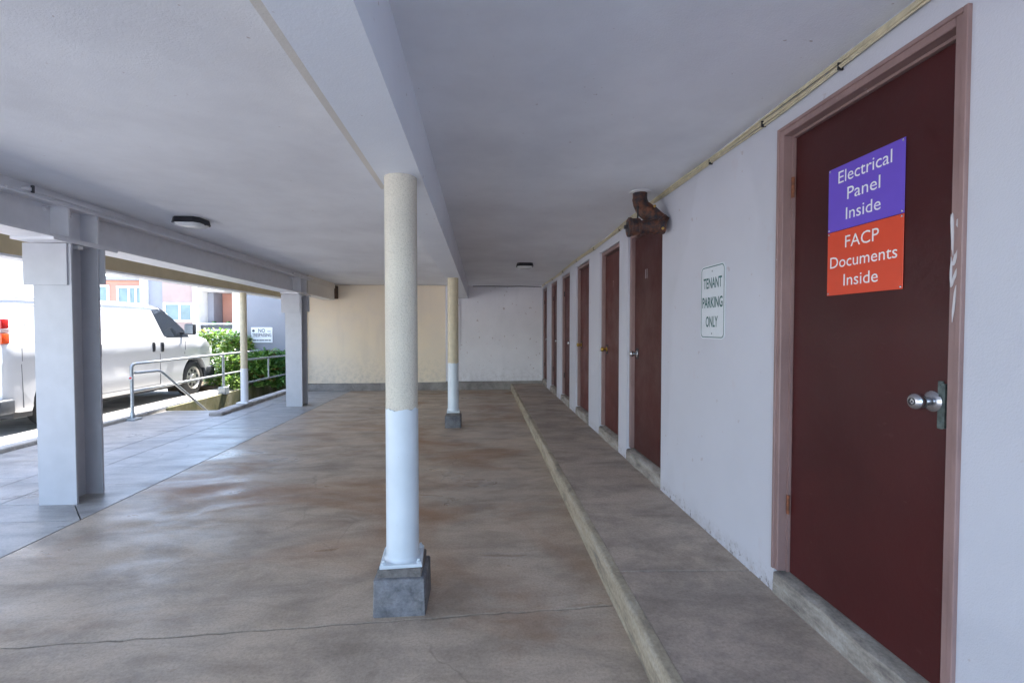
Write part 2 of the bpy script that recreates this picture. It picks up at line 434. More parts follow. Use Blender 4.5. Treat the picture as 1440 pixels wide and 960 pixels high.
def on_wall(x, y, z):       # text frame on a plane facing -x
    return Matrix(((0, 0, -1, x), (-1, 0, 0, y), (0, 1, 0, z), (0, 0, 0, 1)))
def facing_front(x, y, z):  # text frame on a plane facing -y
    return Matrix(((1, 0, 0, x), (0, 0, -1, y), (0, 1, 0, z), (0, 0, 0, 1)))
def jag(a, b, n, amp):      # wobbly edge between two 2d points
    out = []
    for i in range(n + 1):
        f = i / n; e = 0 if i in (0, n) else random.uniform(-amp, amp)
        out.append((a[0] + (b[0] - a[0]) * f, a[1] + (b[1] - a[1]) * f + e))
    return out
def ceil_z(y): return 2.515 - 0.0077 * (y - 1.4)
def beam_z(y): return 2.2 - 0.0085 * (y - 2.4)

# ---------------------------------------------------------------- ground
SX0, SX1, SY0, SY1 = -5.5, -4.37, 8.6, 12.9      # stairwell opening
g = MB()
for x0, x1, y0, y1 in ((-400, 400, -300, SY0), (-400, SX0, SY0, SY1), (SX1, 400, SY0, SY1), (-400, 400, SY1, 500)):
    g.add([(x0, y0, -.12), (x1, y0, -.12), (x1, y1, -.12), (x0, y1, -.12)], [(0, 1, 2, 3)])
part('ground', g, 'driveway_concrete', smooth=0, kind='structure')
d = MB().slab([(-13.9, -30), (-6.1, -30), (-6.1, 11.3), (-13.9, 11.3)], -.1, 0.0)
part('driveway', d, 'driveway_concrete', smooth=0, kind='structure')

floor = thing('floor', (0, 0, 0), kind='structure')
J = 0.0035
part('joint_filler', MB().box(-5.49, .70, -9, 8.58, -.11, -.022).box(-4.36, .70, 8.581, 11.1, -.11, -.022), 'joint_dirt', floor, smooth=0)
def fslab(poly, mat='floor_concrete'):
    part('concrete_slab', MB().slab(poly, -.02, 0.0, 0.0012), mat, floor, smooth=0)
XR = 0.68
jA = lambda x: 2.335 + 0.053 * x                       # crooked joint through the near column footing
e1 = jag((-2.995, jA(-2.995)), (XR, jA(XR)), 60, 0.006)
fslab([(-2.995, -1.3), (XR, -1.3)] + [(x, y - random.uniform(.003, .009)) for x, y in reversed(e1)])
for ya, yb in ((-9, -5.2), (-5.19, -1.31)):
    fslab([(-2.995, ya), (XR, ya), (XR, yb), (-2.995, yb)], 'bounce_concrete')  # unseen slabs behind the camera, added to reflect bluish light upward
e2 = jag((-2.995, 5.50), (XR, 5.66), 18, 0.004)
fslab([(x, y + random.uniform(.003, .008)) for x, y in e1] + [(x, y - .003) for x, y in reversed(e2)])
e3 = jag((-2.995, 7.05), (XR, 7.20), 18, 0.004)
fslab([(x, y + .003) for x, y in e2] + [(x, y - .003) for x, y in reversed(e3)])
fslab([(x, y + .003) for x, y in e3] + [(XR, 11.1), (-2.995, 11.1)])
A0, A1 = -3.918, -3.005
for y0, y1 in ((-9, -3), (-3, .2), (.2, 3.69)):
    fslab([(A0, y0 + J), (A1, y0 + J), (A1, y1 - J), (A0, y1 - J)], 'walk_concrete')
fslab([(A0, 3.69 + J), (A1, 3.69 + J), (A1, 3.71), (-3.325, 4.05), (A0, 4.05)], 'walk_concrete')
fslab([(A1, 3.722), (A1, 4.50), (A0, 4.62), (A0, 4.058), (-3.322, 4.058)], 'walk_concrete')
for y0, y1 in ((4.6, 7.0), (7.0, 9.6), (9.6, 11.1)):
    k = .1 if y0 == 4.6 else 0
    fslab([(A0, y0 + .022 + J), (A1, y0 + J - k), (A1, y1 - J), (A0, y1 - J)], 'walk_concrete')
for y0, y1 in ((-9, -2), (-2, 1.5), (1.5, 4.62), (4.62, 6.3), (6.3, 8.1), (8.1, 11.1)):
    fslab([(-4.345, y0 + J), (-3.926, y0 + J), (-3.926, y1 - J), (-4.345, y1 - J)], 'walk_concrete')
for y0, y1 in ((-9, -2.4), (-2.4, 1.3), (1.3, 4.8), (4.8, 8.59)):
    fslab([(-5.49, y0 + J), (-4.353, y0 + J), (-4.353, y1 - J), (-5.49, y1 - J)], 'walk_concrete')

strip = thing('curb_strip', (-5.8, 4, 0), kind='structure')
for y0, y1 in ((-9, -3.4), (-3.4, 1.2), (1.2, 5.0), (5.0, 8.1), (8.1, 11.3)):
    part('concrete_slab', MB().box(-6.095, -5.5, y0 + .004, y1 - .004, -.1, .055, .012), 'pale_concrete', strip, smooth=0)

# raised walkway along the doors
step = thing('raised_walkway', (1, 4, 0), kind='structure')
for y0, y1 in ((-9, -1.3), (-1.3, 2.44), (2.44, 7.6), (7.6, 11.1)):
    part('concrete_slab', MB().slab([(.735, y0 + .004), (1.6, y0 + .004 - (.04 if y0 > -8 else 0)), (1.6, y1 - .004 - .04), (.735, y1 - .004)] , -.1, .14, .004), 'step_concrete' if y0 > -8 else 'bounce_concrete', step, smooth=0)  # rearmost slab, out of view, takes the added light-bouncing tone
    cb = MB()
    n = max(3, int((y1 - y0) / .22)); ys = [y0 + .004 + (y1 - y0 - .008) * i / n for i in range(n + 1)]
    rows = []
    for y in ys:
        a, b, c_ = (random.uniform(-.006, .006) for _ in range(3))
        rows.append([(.683 + a * .6, y, -.1), (.681 + a * .5, y, .006), (.683 + b * .5, y, .128), (.690 + b * .5, y, .1375), (.700 + c_, y, .1405), (.734, y, .1405), (.734, y, -.1)])
    vs = [p for r in rows for p in r]; fs = []
    for i in range(n):
        for k2 in range(6): fs.append((i * 7 + k2, (i + 1) * 7 + k2, (i + 1) * 7 + k2 + 1, i * 7 + k2 + 1))
    fs += [tuple(range(7)), tuple(reversed(range(n * 7, n * 7 + 7)))]
    part('curb_edge', cb.add(vs, fs), 'curb_face', step, smooth=40)

# ---------------------------------------------------------------- ceiling and upper storey
c = MB()
y0, y1 = -1.3, 13.5
c.hexa([(-4.52, y0, ceil_z(y0)), (9, y0, ceil_z(y0)), (9, y1, ceil_z(y1)), (-4.52, y1, ceil_z(y1))],
       [(-4.52, y0, 12), (9, y0, 12), (9, y1, 12), (-4.52, y1, 12)])
part('ceiling', c, 'ceiling_paint', smooth=0, kind='structure')

# ---------------------------------------------------------------- back wall
bw = thing('back_wall', (-1.3, 11.1, 0), 'rear garage wall, cream at left and white at right, on a grey concrete footing', 'wall')
part('cream_panel', MB().box(-4.0, -.835, 11.10, 11.3, .17, 2.432), 'back_cream', bw, smooth=0)
part('white_panel', MB().box(-.83, 1.43, 11.095, 11.3, .2, 2.425), 'back_white', bw, smooth=0)
part('pilaster', MB().box(-.83, -.50, 11.045, 11.096, .97, 2.13, .004), 'back_white', bw, smooth=0)
part('footing', MB().add(*(lambda v: (v, [(0, 1, 2, 3), (4, 5, 6, 7), (0, 1, 5, 4), (1, 2, 6, 5), (2, 3, 7, 6), (3, 0, 4, 7)]))(
    [(-4.0, 11.06, -.1), (1.43, 11.06, -.1), (1.43, 11.06, .205), (-4.0, 11.06, .16), (-4.0, 11.3, -.1), (1.43, 11.3, -.1), (1.43, 11.3, .205), (-4.0, 11.3, .16)])), 'curb_concrete', bw, smooth=0)
part('corner_post', MB().box(-4.14, -4.0, 11.0, 11.3, -.1, 2.43, .01), 'white_steel', bw, smooth=0)

# ---------------------------------------------------------------- storage wall with doors
DOORS = [(1.320, 2.201, 2.372), (3.675, 4.563, 2.343), (4.845, 5.657, 2.338), (6.228, 7.083, 2.352), (7.604, 8.429, 2.352), (8.912, 9.747, 2.350), (10.283, 11.06, 2.350)]
WX = 1.43
sw = thing('storage_wall', (WX, 5, 0), 'long white stucco wall with a row of brown storage doors', 'wall')
ys = sorted({-9.0, 11.095} | {v for d_ in DOORS for v in d_[:2]})
mb = MB()
for a, b in zip(ys[:-1], ys[1:]):
    hit = [d_ for d_ in DOORS if d_[0] <= a + 1e-6 and d_[1] >= b - 1e-6]
    if hit: mb.box(WX, WX + .16, a, b, hit[0][2], 2.6)
    else: mb.box(WX, WX + .16, a, b, -.1, 2.6)
part('stucco', mb, 'wall_paint', sw, smooth=0)
part('room_backing', MB().box(WX + .16, WX + .3, -9, 11.2, -.1, 2.6), 'door_paint_dull', sw, smooth=0)

def knob(mb, x, y, z, s=1.0):
    return mb._lathe(Vector((x, y, z)), Vector((-1, 0, 0)), [(0, .001), (0, .034 * s), (.004 * s, .034 * s), (.010 * s, .026 * s), (.013 * s, .014 * s), (.030 * s, .0125 * s), (.036 * s, .018 * s), (.043 * s, .026 * s), (.055 * s, .0285 * s), (.066 * s, .0265 * s), (.072 * s, .020 * s), (.074 * s, .010 * s), (.074 * s, .001)], 28)

def make_door(i, y0, y1, zt):
    near = i == 0
    xf = WX - .008 if near else WX + .022          # front of the frame
    xl = 1.475 if near else 1.492                  # front of the leaf
    fw = .036 if near else .042
    zb = .262 if near else .262
    yl0, yl1, zl = y0 + fw, y1 - fw - (.012 if near else 0), zt - fw - .012
    lab = ['big near brown door with violet and orange signs', 'brown storage door numbered 11 under the rusty drain pipe', None, None, None, None, None][i]
    leaf = MB().box(xl, xl + .04, yl0 + .002, yl1 - .002, zb, zl - .002, .003)
    dr = part('door', leaf, 'door_paint' if near else 'door_paint_dull', sw, smooth=0, label=lab)
    fr = MB()
    fr.box(xf, 1.55, y0 + .001, y0 + fw, .262, zt - .001, .003)
    fr.box(xf, 1.55, y1 - fw, y1 - .001, .262 if near else .262, zt - .001, .003)
    fr.box(xf, 1.55, y0 + fw + .001, y1 - fw - .001, zt - fw, zt - .001, .003)
    if near:    # stop strips and the raised outer lip of the frame
        fr.box(xl - .012, 1.54, y1 - fw - .012, y1 - fw - .001, .262, zt - fw - .001)
        fr.box(xl - .012, 1.54, y0 + fw, y1 - fw - .013, zt - fw - .012, zt - fw - .001)
        fr.box(xf - .006, xf + .02, y0 - .006, y0 + .010, .262, zt + .006, .002)
        fr.box(xf - .006, xf + .02, y1 - .010, y1 + .006, .262, zt + .006, .002)
        fr.box(xf - .006, xf + .02, y0 + .011, y1 - .011, zt - .010, zt + .006, .002)
    part('door_frame', fr, 'frame_paint', dr, smooth=0)
    th = MB(); n = 8
    pr = []
    for q in range(n + 1):
        y = y0 + .002 + (y1 - y0 - .004) * q / n
        e, f = random.uniform(-.004, .004), random.uniform(-.004, .004)
        pr += [(WX - .006 + e * .4, y, -.05), (WX - .005 + e, y, .15), (WX - .001 + e, y, .238 + f), (WX + .014 + f, y, .250 + e), (1.56, y, .258), (1.56, y, -.05)]
    fs = []
    for q in range(n):
        for k2 in range(5): fs.append((q * 6 + k2, q * 6 + 6 + k2, q * 6 + 7 + k2, q * 6 + 1 + k2))
    fs += [tuple(range(6)), tuple(reversed(range(n * 6, n * 6 + 6)))]
    part('threshold', th.add(pr, fs), 'threshold_paint', dr, smooth=40)
    kz = 1.193 if near else [0, 1.19, 1.185, 1.19, 1.19, 1.19, 1.19][i]
    far_latch = i in (1, 2, 3)
    ky = yl1 - .068 if far_latch else yl0 + .068
    if near: ky = 1.450
    part('door_knob', knob(MB(), xl, ky, kz), 'brass' if i in (2, 3) else 'steel_knob', dr, smooth=50)
    if i in (1, 2, 3):
        part('latch_plate', MB().box(xl - .004, xl + .002, ky - .045, ky - .012 + .03, kz - .055, kz + .055, .001), 'dark_iron', dr, smooth=0)
    if near:
        kb = MB()._lathe(Vector((xl - .0745, ky, kz)), Vector((-1, 0, 0)), [(0, .012), (.0015, .012), (.0015, .009), (0, .009)], 24)
        part('keyhole', kb.box(xl - .0765, xl - .0735, ky - .0012, ky + .0012, kz - .004, kz + .004), 'dark_iron', dr)
        gp = MB().box(xl - .004, xl + .002, 1.414, 1.432, 1.108, 1.262, .001).box(xl - .010, xl - .001, 1.402, 1.411, 1.112, 1.255, .001)
        for zz in (1.13, 1.215, 1.245): gp.lathe((xl - .004, 1.423, zz), (-1, 0, 0), [(0, .005), (.002, .004)], 8)
        part('guard_plate', gp, 'guard_plate', dr, smooth=0)
        for z0, z1 in ((2.045, 2.14), (.545, .635)):
            h = MB().tube([(xl - .012, yl1 - .001, z0), (xl - .012, yl1 - .001, z1)], .0075, 10).box(xl - .010, xl - .002, yl1 + .001, yl1 + .011, z0, z1)
            part('hinge', h, 'copper_hinge', dr)
        for (yy, zz, w_, h_, ln) in ((1.349, 1.72, .007, .075, -.04), (1.339, 1.64, .008, .03, .3), (1.340, 1.585, .007, .032, .3), (1.338, 1.51, .006, .065, .1), (1.332, 1.745, .009, .014, 0), (1.350, 1.60, .005, .05, 0)):
            pm = MB(); pts = []
            for q in range(14):
                t_ = 2 * math.pi * q / 14; rr = random.uniform(.75, 1.1)
                a, b = math.cos(t_) * w_ * rr * .72, math.sin(t_) * h_ * rr * .9
                pts.append((xf - .0015, yy + a - ln * b, zz + b))
            pm.prism(pts, (.004, 0, 0))
            part('paint_smear', pm, 'putty', dr, smooth=0)
    else:
        for z0, z1 in ((.55, .64), (2.0, 2.09)):
            yh = yl0 - .001 if far_latch else yl1 + .001
            part('hinge', MB().tube([(xl - .010, yh, z0), (xl - .010, yh, z1)], .008, 8), 'dark_iron', dr)
        if i == 1:
            part('number', text_mb([('11', on_wall(xl, (yl0 + yl1) / 2 + .09, 1.885), .045, .085)], MB()), 'sign_white', dr, smooth=0)
        if i == 2:
            part('number', text_mb([('7', on_wall(xl, (yl0 + yl1) / 2 + .03, 1.90), .04, .07)], MB()), 'frame_paint', dr, smooth=0)
    return dr
for i, (a, b, z) in enumerate(DOORS): make_door(i, a, b, z)

# ---------------------------------------------------------------- signs on the near door and the wall
def door_sign(z0, z1, mat, lines, label):
    o = thing('door_sign', (1.471, 1.75, z0), label, 'sign', 'plastic signs on the near door')
    part('sign_plate', MB().box(1.4705, 1.4735, 1.568, 1.931, z0, z1, .001), mat, o, smooth=0)
    for s_, yc, zb, w_, h_ in lines:
        part('lettering', text_mb([(s_, on_wall(1.4705, yc, zb), w_, h_)], MB(), .0006), 'letter_white', o, smooth=0)
    for y in (1.576, 1.923):
        for z in (z0 + .008, z1 - .008):
            part('rivet', MB().lathe((1.4705, y, z), (-1, 0, 0), [(0, .0045), (.0015, .004), (.0025, .001)], 10), 'steel_knob', o)
door_sign(1.834, 2.096, 'sign_violet', [('Electrical', 1.748, 2.026, .256, .048), ('Panel', 1.748, 1.950, .158, .048), ('Inside', 1.749, 1.871, .167, .047)],
          'violet sign reading Electrical Panel Inside on the near brown door')
door_sign(1.569, 1.832, 'sign_red', [('FACP', 1.752, 1.758, .163, .047), ('Documents', 1.752, 1.682, .323, .045), ('Inside', 1.755, 1.605, .167, .046)],
          'orange red sign reading FACP Documents Inside on the near brown door')

ps = thing('parking_sign', (WX, 2.845, 1.375), 'white sign with green TENANT PARKING ONLY lettering on the stucco wall', 'sign')
def rrect(y0, y1, z0, z1, r, x, n=6):
    p = []
    for cy, cz, a0 in ((y1 - r, z1 - r, 0), (y0 + r, z1 - r, 90), (y0 + r, z0 + r, 180), (y1 - r, z0 + r, 270)):
        for k2 in range(n + 1):
            a = R(a0 + 90 * k2 / n); p.append((x, cy + r * math.cos(a), cz + r * math.sin(a)))
    return p
part('sign_plate', MB().prism(rrect(2.690, 2.996, 1.366, 1.824, .035, WX - .006), (.004, 0, 0)), 'sign_white', ps, smooth=0)
o_, i_ = rrect(2.698, 2.988, 1.374, 1.816, .030, WX - .0066), rrect(2.7035, 2.9825, 1.3795, 1.8105, .026, WX - .0066)
n_ = len(o_)
part('border', MB().add(o_ + i_, [(k2, (k2 + 1) % n_, n_ + (k2 + 1) % n_, n_ + k2) for k2 in range(n_)]), 'sign_green', ps, smooth=0)
for s_, yc, zb, w_, h_ in (('TENANT', 2.842, 1.682, .232, .062), ('PARKING', 2.843, 1.562, .255, .062), ('ONLY', 2.847, 1.442, .152, .063)):
    part('lettering', text_mb([(s_, on_wall(WX - .006, yc, zb), w_, h_)], MB(), .0006, .018), 'sign_green', ps, smooth=0)
for z in (1.785, 1.40):
    part('screw', MB().lathe((WX - .006, 2.846, z), (-1, 0, 0), [(0, .006), (.002, .005), (.003, .001)], 10), 'galvanised', ps)

# ---------------------------------------------------------------- cables along the wall top
cab = thing('cable_bundle', (WX - .02, 3, 2.48), 'cream cables clipped along the top of the white wall', 'cable')
for k2 in range(5):
    path = []
    for q in range(75):
        y = -1.28 + q * (12.3 / 74)
        zz = ceil_z(y) - .030 + .010 * math.sin(y * 1.9 + .4) + .004 * math.sin(y * 5 + k2)
        path.append((WX - .010 - .007 * (k2 % 2) + .003 * math.sin(y * 3 + k2), y, zz - .016 + .0085 * k2))
    part('cable', MB().tube(path, .0052, 6), 'cable_cream', cab)
for y in (-.3, .75, 1.81, 2.32, 2.87, 3.9, 4.8, 5.9, 7.0, 8.2, 9.4, 10.5):
    z = ceil_z(y) - .030 + .010 * math.sin(y * 1.9 + .4)
    part('clip', MB().box(WX - .0245, WX, y - .0025, y + .0025, z - .026, z + .004, .001), 'dark_iron', cab, smooth=0)
part('cable', MB().tube([(1.41, 11.085, 2.405)] + [(x, 11.085, 2.418 + .004 * math.sin(x * 9)) for x in (1.2, .9, .6, .3, 0, -.2)], .009, 6), 'dark_iron', cab)

# ---------------------------------------------------------------- rusty drain fitting
dp = thing('drain_pipe', (1.2, 3.5, 2.5), 'rusty cast iron drain fitting hanging from the ceiling above door 11', 'pipe')
def arc(p0, p1, p2, n=8):
    p0, p1, p2 = map(Vector, (p0, p1, p2)); return [p0 * (1 - t) ** 2 + p1 * 2 * t * (1 - t) + p2 * t * t for t in [q / n for q in range(n + 1)]]
def rough_mb(mb, amp):
    mb.v = [(v[0] + random.uniform(-amp, amp), v[1] + random.uniform(-amp, amp), v[2] + random.uniform(-amp, amp)) for v in mb.v]; return mb
part('bend', rough_mb(MB().tube([(1.242, 3.66, 2.52), (1.240, 3.66, 2.455)] + arc((1.240, 3.66, 2.44), (1.242, 3.66, 2.38), (1.30, 3.61, 2.32)) + [(1.345, 3.575, 2.265), (1.385, 3.55, 2.222)], [.054, .055] + [.057] * 4 + [.060, .063, .065, .066, .066, .066, .068], 20), .0018), 'cast_iron_rust', dp, smooth=60)
part('elbow_flange', rough_mb(MB().lathe((1.362, 3.56, 2.238), (.68, -.35, -.64), [(-.010, .062), (-.004, .074), (.008, .075), (.016, .064)], 14), .004), 'cast_iron_rust', dp, smooth=30)
part('branch', rough_mb(MB().tube([(1.385, 3.545, 2.208), (1.33, 3.545, 2.205), (1.27, 3.545, 2.203), (1.18, 3.545, 2.20)], [.060, .059, .053, .053], 20), .002), 'cast_iron_rust', dp, smooth=60)
part('hub', rough_mb(MB().lathe((1.205, 3.545, 2.20), (-1, .05, 0), [(0, .052), (.008, .066), (.030, .068), (.034, .064), (.070, .066), (.075, .074), (.092, .073), (.096, .062)], 18), .002), 'cast_iron_rust', dp, smooth=40)
part('plug', MB().lathe((1.113, 3.549, 2.20), (-1, .05, 0), [(0, .044), (.006, .044), (.0065, .018), (.030, .015)], 6), 'dark_iron', dp, smooth=30)
part('collar', MB().lathe((1.242, 3.66, ceil_z(3.66)), (0, 0, 1), [(-.010, .060), (-.004, .080), (.004, .084)], 24), 'white_paint', dp)
part('hanger', MB().tube([(1.205, 3.60, 2.37), (1.18, 3.53, 2.24)], .006, 6), 'dark_iron', dp)
for px, py, pz in ((1.36, 3.494, 2.182), (1.315, 3.545, 2.36)):
    part('bolt', MB().lathe((px, py, pz), (0, -1, 0), [(0, .011), (.010, .010), (.014, .003)], 8), 'brass', dp)

# ---------------------------------------------------------------- concrete beam over the round columns
bm_ = thing('ceiling_beam', (-.41, 5, 2.2), 'long white concrete beam carried by the round columns', 'beam')
b = MB(); y0, y1 = -1.29, 11.09
def swept(x0, x1, z0, z1, ya=y0, yb=y1):
    return ([(x0, ya, beam_z(ya) + z0), (x1, ya, beam_z(ya) + z0), (x1, yb, beam_z(yb) + z0), (x0, yb, beam_z(yb) + z0)],
            [(x0, ya, 2.56 if z1 is None else beam_z(ya) + z1), (x1, ya, 2.56 if z1 is None else beam_z(ya) + z1), (x1, yb, 2.56 if z1 is None else beam_z(yb) + z1), (x0, yb, 2.56 if z1 is None else beam_z(yb) + z1)])
b.hexa(*swept(-.522, -.303, 0, None))
part('beam', b, 'beam_paint', bm_, smooth=0)
part('trim', MB().hexa(*swept(-.553, -.523, .004, .20, y0, 2.68)), 'beam_cream', bm_, smooth=0)

def round_column(x, y, r, foot, fh, zc, mat_up, ztop, label, group):
    o = thing('round_column', (x, y, 0), label, 'column', group)
    q = foot / 2
    f = MB()
    bm = bmesh.new(); bmesh.ops.create_grid(bm, x_segments=6, y_segments=6, size=q)
    bm.free()
    f.box(x - q, x + q, y - q, y + q, -.05, fh, .012, 2)
    for k2, v in enumerate(f.v):
        f.v[k2] = (v[0] + random.uniform(-.004, .004) - (v[2] > .1) * (v[0] - x) * .03, v[1] + random.uniform(-.004, .004) - (v[2] > .1) * (v[1] - y) * .03, v[2])
    part('footing', f, 'block_concrete', o, smooth=40)
    part('grout_pad', MB().box(x - q * .84, x + q * .84, y - q * .84, y + q * .84, fh - .01, fh + .042, .006), 'grout', o, smooth=0)
    zp = fh + .042
    Rm = Matrix.Translation((x, y, 0)) @ Matrix.Rotation(R(4), 4, 'Z')
    part('base_plate', MB().box(-q * .80, q * .80, -q * .80, q * .80, zp, zp + .018, .002, 1, Rm), 'gloss_white', o, smooth=0)
    for sx in (-1, 1):
        for sy in (-1, 1):
            p = Rm @ Vector((sx * q * .66, sy * q * .66, zp + .017))
            part('bolt', MB().lathe(p, (0, 0, 1), [(0, .013), (.011, .013), (.0115, .008), (.022, .007)], 6), 'gloss_white', o, smooth=20)
    lo = MB().lathe((x, y, 0), (0, 0, 1), [(zp + .017, r + .012), (zp + .022, r + .004), (zp + .032, r + .0005), (zc, r)], 40)
    for k2, v in enumerate(lo.v):
        if abs(v[2] - zc) < 1e-6: lo.v[k2] = (v[0], v[1], v[2] + .004 * math.sin(k2 * 1.1) + random.uniform(-.004, .005))
    part('lower_shaft', lo, 'gloss_white', o, smooth=40)
    part('upper_shaft', MB().lathe((x, y, 0), (0, 0, 1), [(zc - .012, r - .0012), (ztop, r - .0012)], 40), mat_up, o, smooth=40)
round_column(-.412, 2.475, .083, .262, .187, 1.02, 'rough_column', beam_z(2.475) + .004, 'near round column, rough grey above and glossy white below, on a concrete block', 'round columns under the concrete beam')
round_column(-.412, 6.93, .079, .236, .172, .93, 'cream_column', beam_z(6.93) + .004, 'far round column, smooth cream above and white below', 'round columns under the concrete beam')

# ---------------------------------------------------------------- steel beam and H columns on the left
def ib(y): return 2.145 - 0.0125 * (y - 3.5)      # underside
def bar(x0, x1, ya, yb, lo, hi):
    return ([(x0, ya, lo(ya)), (x1, ya, lo(ya)), (x1, yb, lo(yb)), (x0, yb, lo(yb))], [(x0, ya, hi(ya)), (x1, ya, hi(ya)), (x1, yb, hi(yb)), (x0, yb, hi(yb))])
sb = thing('steel_beam', (-3.44, 4, 2.14), 'white painted steel beam along the open left side', 'beam')
YA, YB = -1.28, 9.28
part('bottom_flange', MB().hexa(*bar(-3.59, -3.29, YA, YB, lambda y: ib(y), lambda y: ib(y) + .018)), 'white_steel', sb, smooth=0)
part('top_flange', MB().hexa(*bar(-3.59, -3.29, YA, YB, lambda y: ceil_z(y) - .085, lambda y: ceil_z(y) - .064)), 'white_steel', sb, smooth=0)
part('web', MB().hexa(*bar(-3.446, -3.434, YA, YB, lambda y: ib(y) + .018, lambda y: ceil_z(y) - .085)), 'white_steel', sb, smooth=0)
part('timber_packer', MB().hexa(*bar(-3.54, -3.325, YA, YB, lambda y: ceil_z(y) - .064, lambda y: ceil_z(y) + .02)), 'white_steel', sb, smooth=0)
for yc in (4.178, 9.045):
    for dy in (-.142, .142):
        for xa, xb in ((-3.434, -3.296), (-3.584, -3.446)):
            ys_ = yc + dy
            part('stiffener', MB().hexa(*bar(xa, xb, ys_ - .009, ys_ + .009, lambda y: ib(y) + .0185, lambda y: ceil_z(y) - .0855)), 'white_steel', sb, smooth=0)
    part('seat_plate', MB().hexa(*bar(-3.60, -3.28, yc - .30, yc + .34, lambda y: ib(y) - .022, lambda y: ib(y) - .0005)), 'white_steel', sb, smooth=0)
    part('cover_plate', MB().hexa(*bar(-3.58, -3.275, yc - .50, yc + .46, lambda y: ceil_z(y) - .063, lambda y: ceil_z(y) - .040)), 'white_steel', sb, smooth=0)
    for dy in (-.2, .03):
        part('bolt', MB().lathe((-3.425, yc + dy, ceil_z(yc) - .12), (1, 0, 0), [(-.009, .016), (.010, .016), (.016, .008)], 8), 'white_steel', sb)
cd = MB().tube([(-3.262, y, ceil_z(y) - .10) for y in (YA, 2, 5, 8, YB)], .011, 8)
part('conduit', cd, 'white_steel', sb)
for y in (3.5, 5.2, 6.8, 8.3):
    part('clip', MB().box(-3.29, -3.248, y - .012, y + .012, ceil_z(y) - .113, ceil_z(y) - .087, .003), 'white_steel', sb, smooth=0)
part('hanger_bracket', MB().box(-3.285, -3.268, 3.70, 3.72, ceil_z(3.7) - .075, ceil_z(3.7) - .02, .003), 'grey_plastic', sb, smooth=0)

tb = thing('timber_beam', (-3.44, 10, 2.1), 'short beige beam running from the far steel column to the rear wall', 'beam')
part('beam', MB().hexa(*bar(-3.55, -3.30, 9.285, 10.90, lambda y: ib(y) + .02, lambda y: ceil_z(y) - .02)), 'beam_cream', tb, smooth=0)
part('ledger', MB().hexa(*bar(-3.33, -3.285, 9.285, 10.92, lambda y: ceil_z(y) - .11, lambda y: ceil_z(y) + .02)), 'beam_cream', tb, smooth=0)
part('end_bracket', MB().box(-3.56, -3.27, 10.905, 11.098, 2.11, 2.40, .01), 'rust_brown', tb, smooth=0)

def steel_column(yc, label, o_src=None):
    o = thing('steel_column', (-3.435, yc, 0), label, 'column', 'white steel columns on the left side')
    zt = ib(yc) - .023; x0, x1 = -3.582, -3.289
    fn, ff = yc - .143, yc + .143
    part('flange', MB().box(x0, x1, fn, fn + .020, -.02, zt, .002), 'column_steel', o, smooth=0)
    part('flange', MB().box(x0, x1, ff - .020, ff, -.02, zt, .002), 'column_steel', o, smooth=0)
    part('web', MB().box(-3.444, -3.428, fn + .0205, ff - .0205, -.02, zt), 'column_steel', o, smooth=0)
    part('cover_plate', MB().box(x0 - .062, x1 - .022, fn - .014, fn - .0005, zt - .335, zt - .001, .002), 'column_steel', o, smooth=0)
    part('cover_plate', MB().box(x0 + .02, x1 + .040, ff + .0005, ff + .014, zt - .30, zt - .001, .002), 'column_steel', o, smooth=0)
    part('shim', MB().box(-3.34, -3.30, yc - .06, yc - .01, zt - .03, zt - .002, .002), 'white_paint', o, smooth=0)
steel_column(4.178, 'near white steel H column with wide cap plates on the left')
steel_column(9.045, 'far white steel H column beside the handrail and rear wall')

# ---------------------------------------------------------------- outer edge beam and its pipe column
eb = thing('edge_beam', (-4.36, 5, 2.1), 'beige timber beam along the outer edge of the garage', 'beam')
part('beam', MB().box(-4.46, -4.30, -1.29, 11.6, 2.112, 2.30), 'beige_paint', eb, smooth=0)
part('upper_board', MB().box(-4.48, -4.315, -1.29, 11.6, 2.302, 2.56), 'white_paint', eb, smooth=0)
part('edge_trim', MB().box(-4.50, -4.292, -1.29, 11.6, 2.086, 2.110, .003), 'white_paint', eb, smooth=0)
po = thing('pipe_column', (-4.36, 8.99, 0), 'thin round post, cream above and white below, at the stair curb', 'column')
part('base_plate', MB().box(-4.46, -4.26, 8.88, 9.10, .062, .085, .003), 'white_paint', po, smooth=0)
part('lower_shaft', MB().lathe((-4.36, 8.99, 0), (0, 0, 1), [(.08, .066), (.12, .063), (.70, .061)], 24), 'white_steel', po, smooth=40)
part('upper_shaft', MB().lathe((-4.36, 8.99, 0), (0, 0, 1), [(.7005, .058), (2.086, .056)], 24), 'cream_column', po, smooth=40)

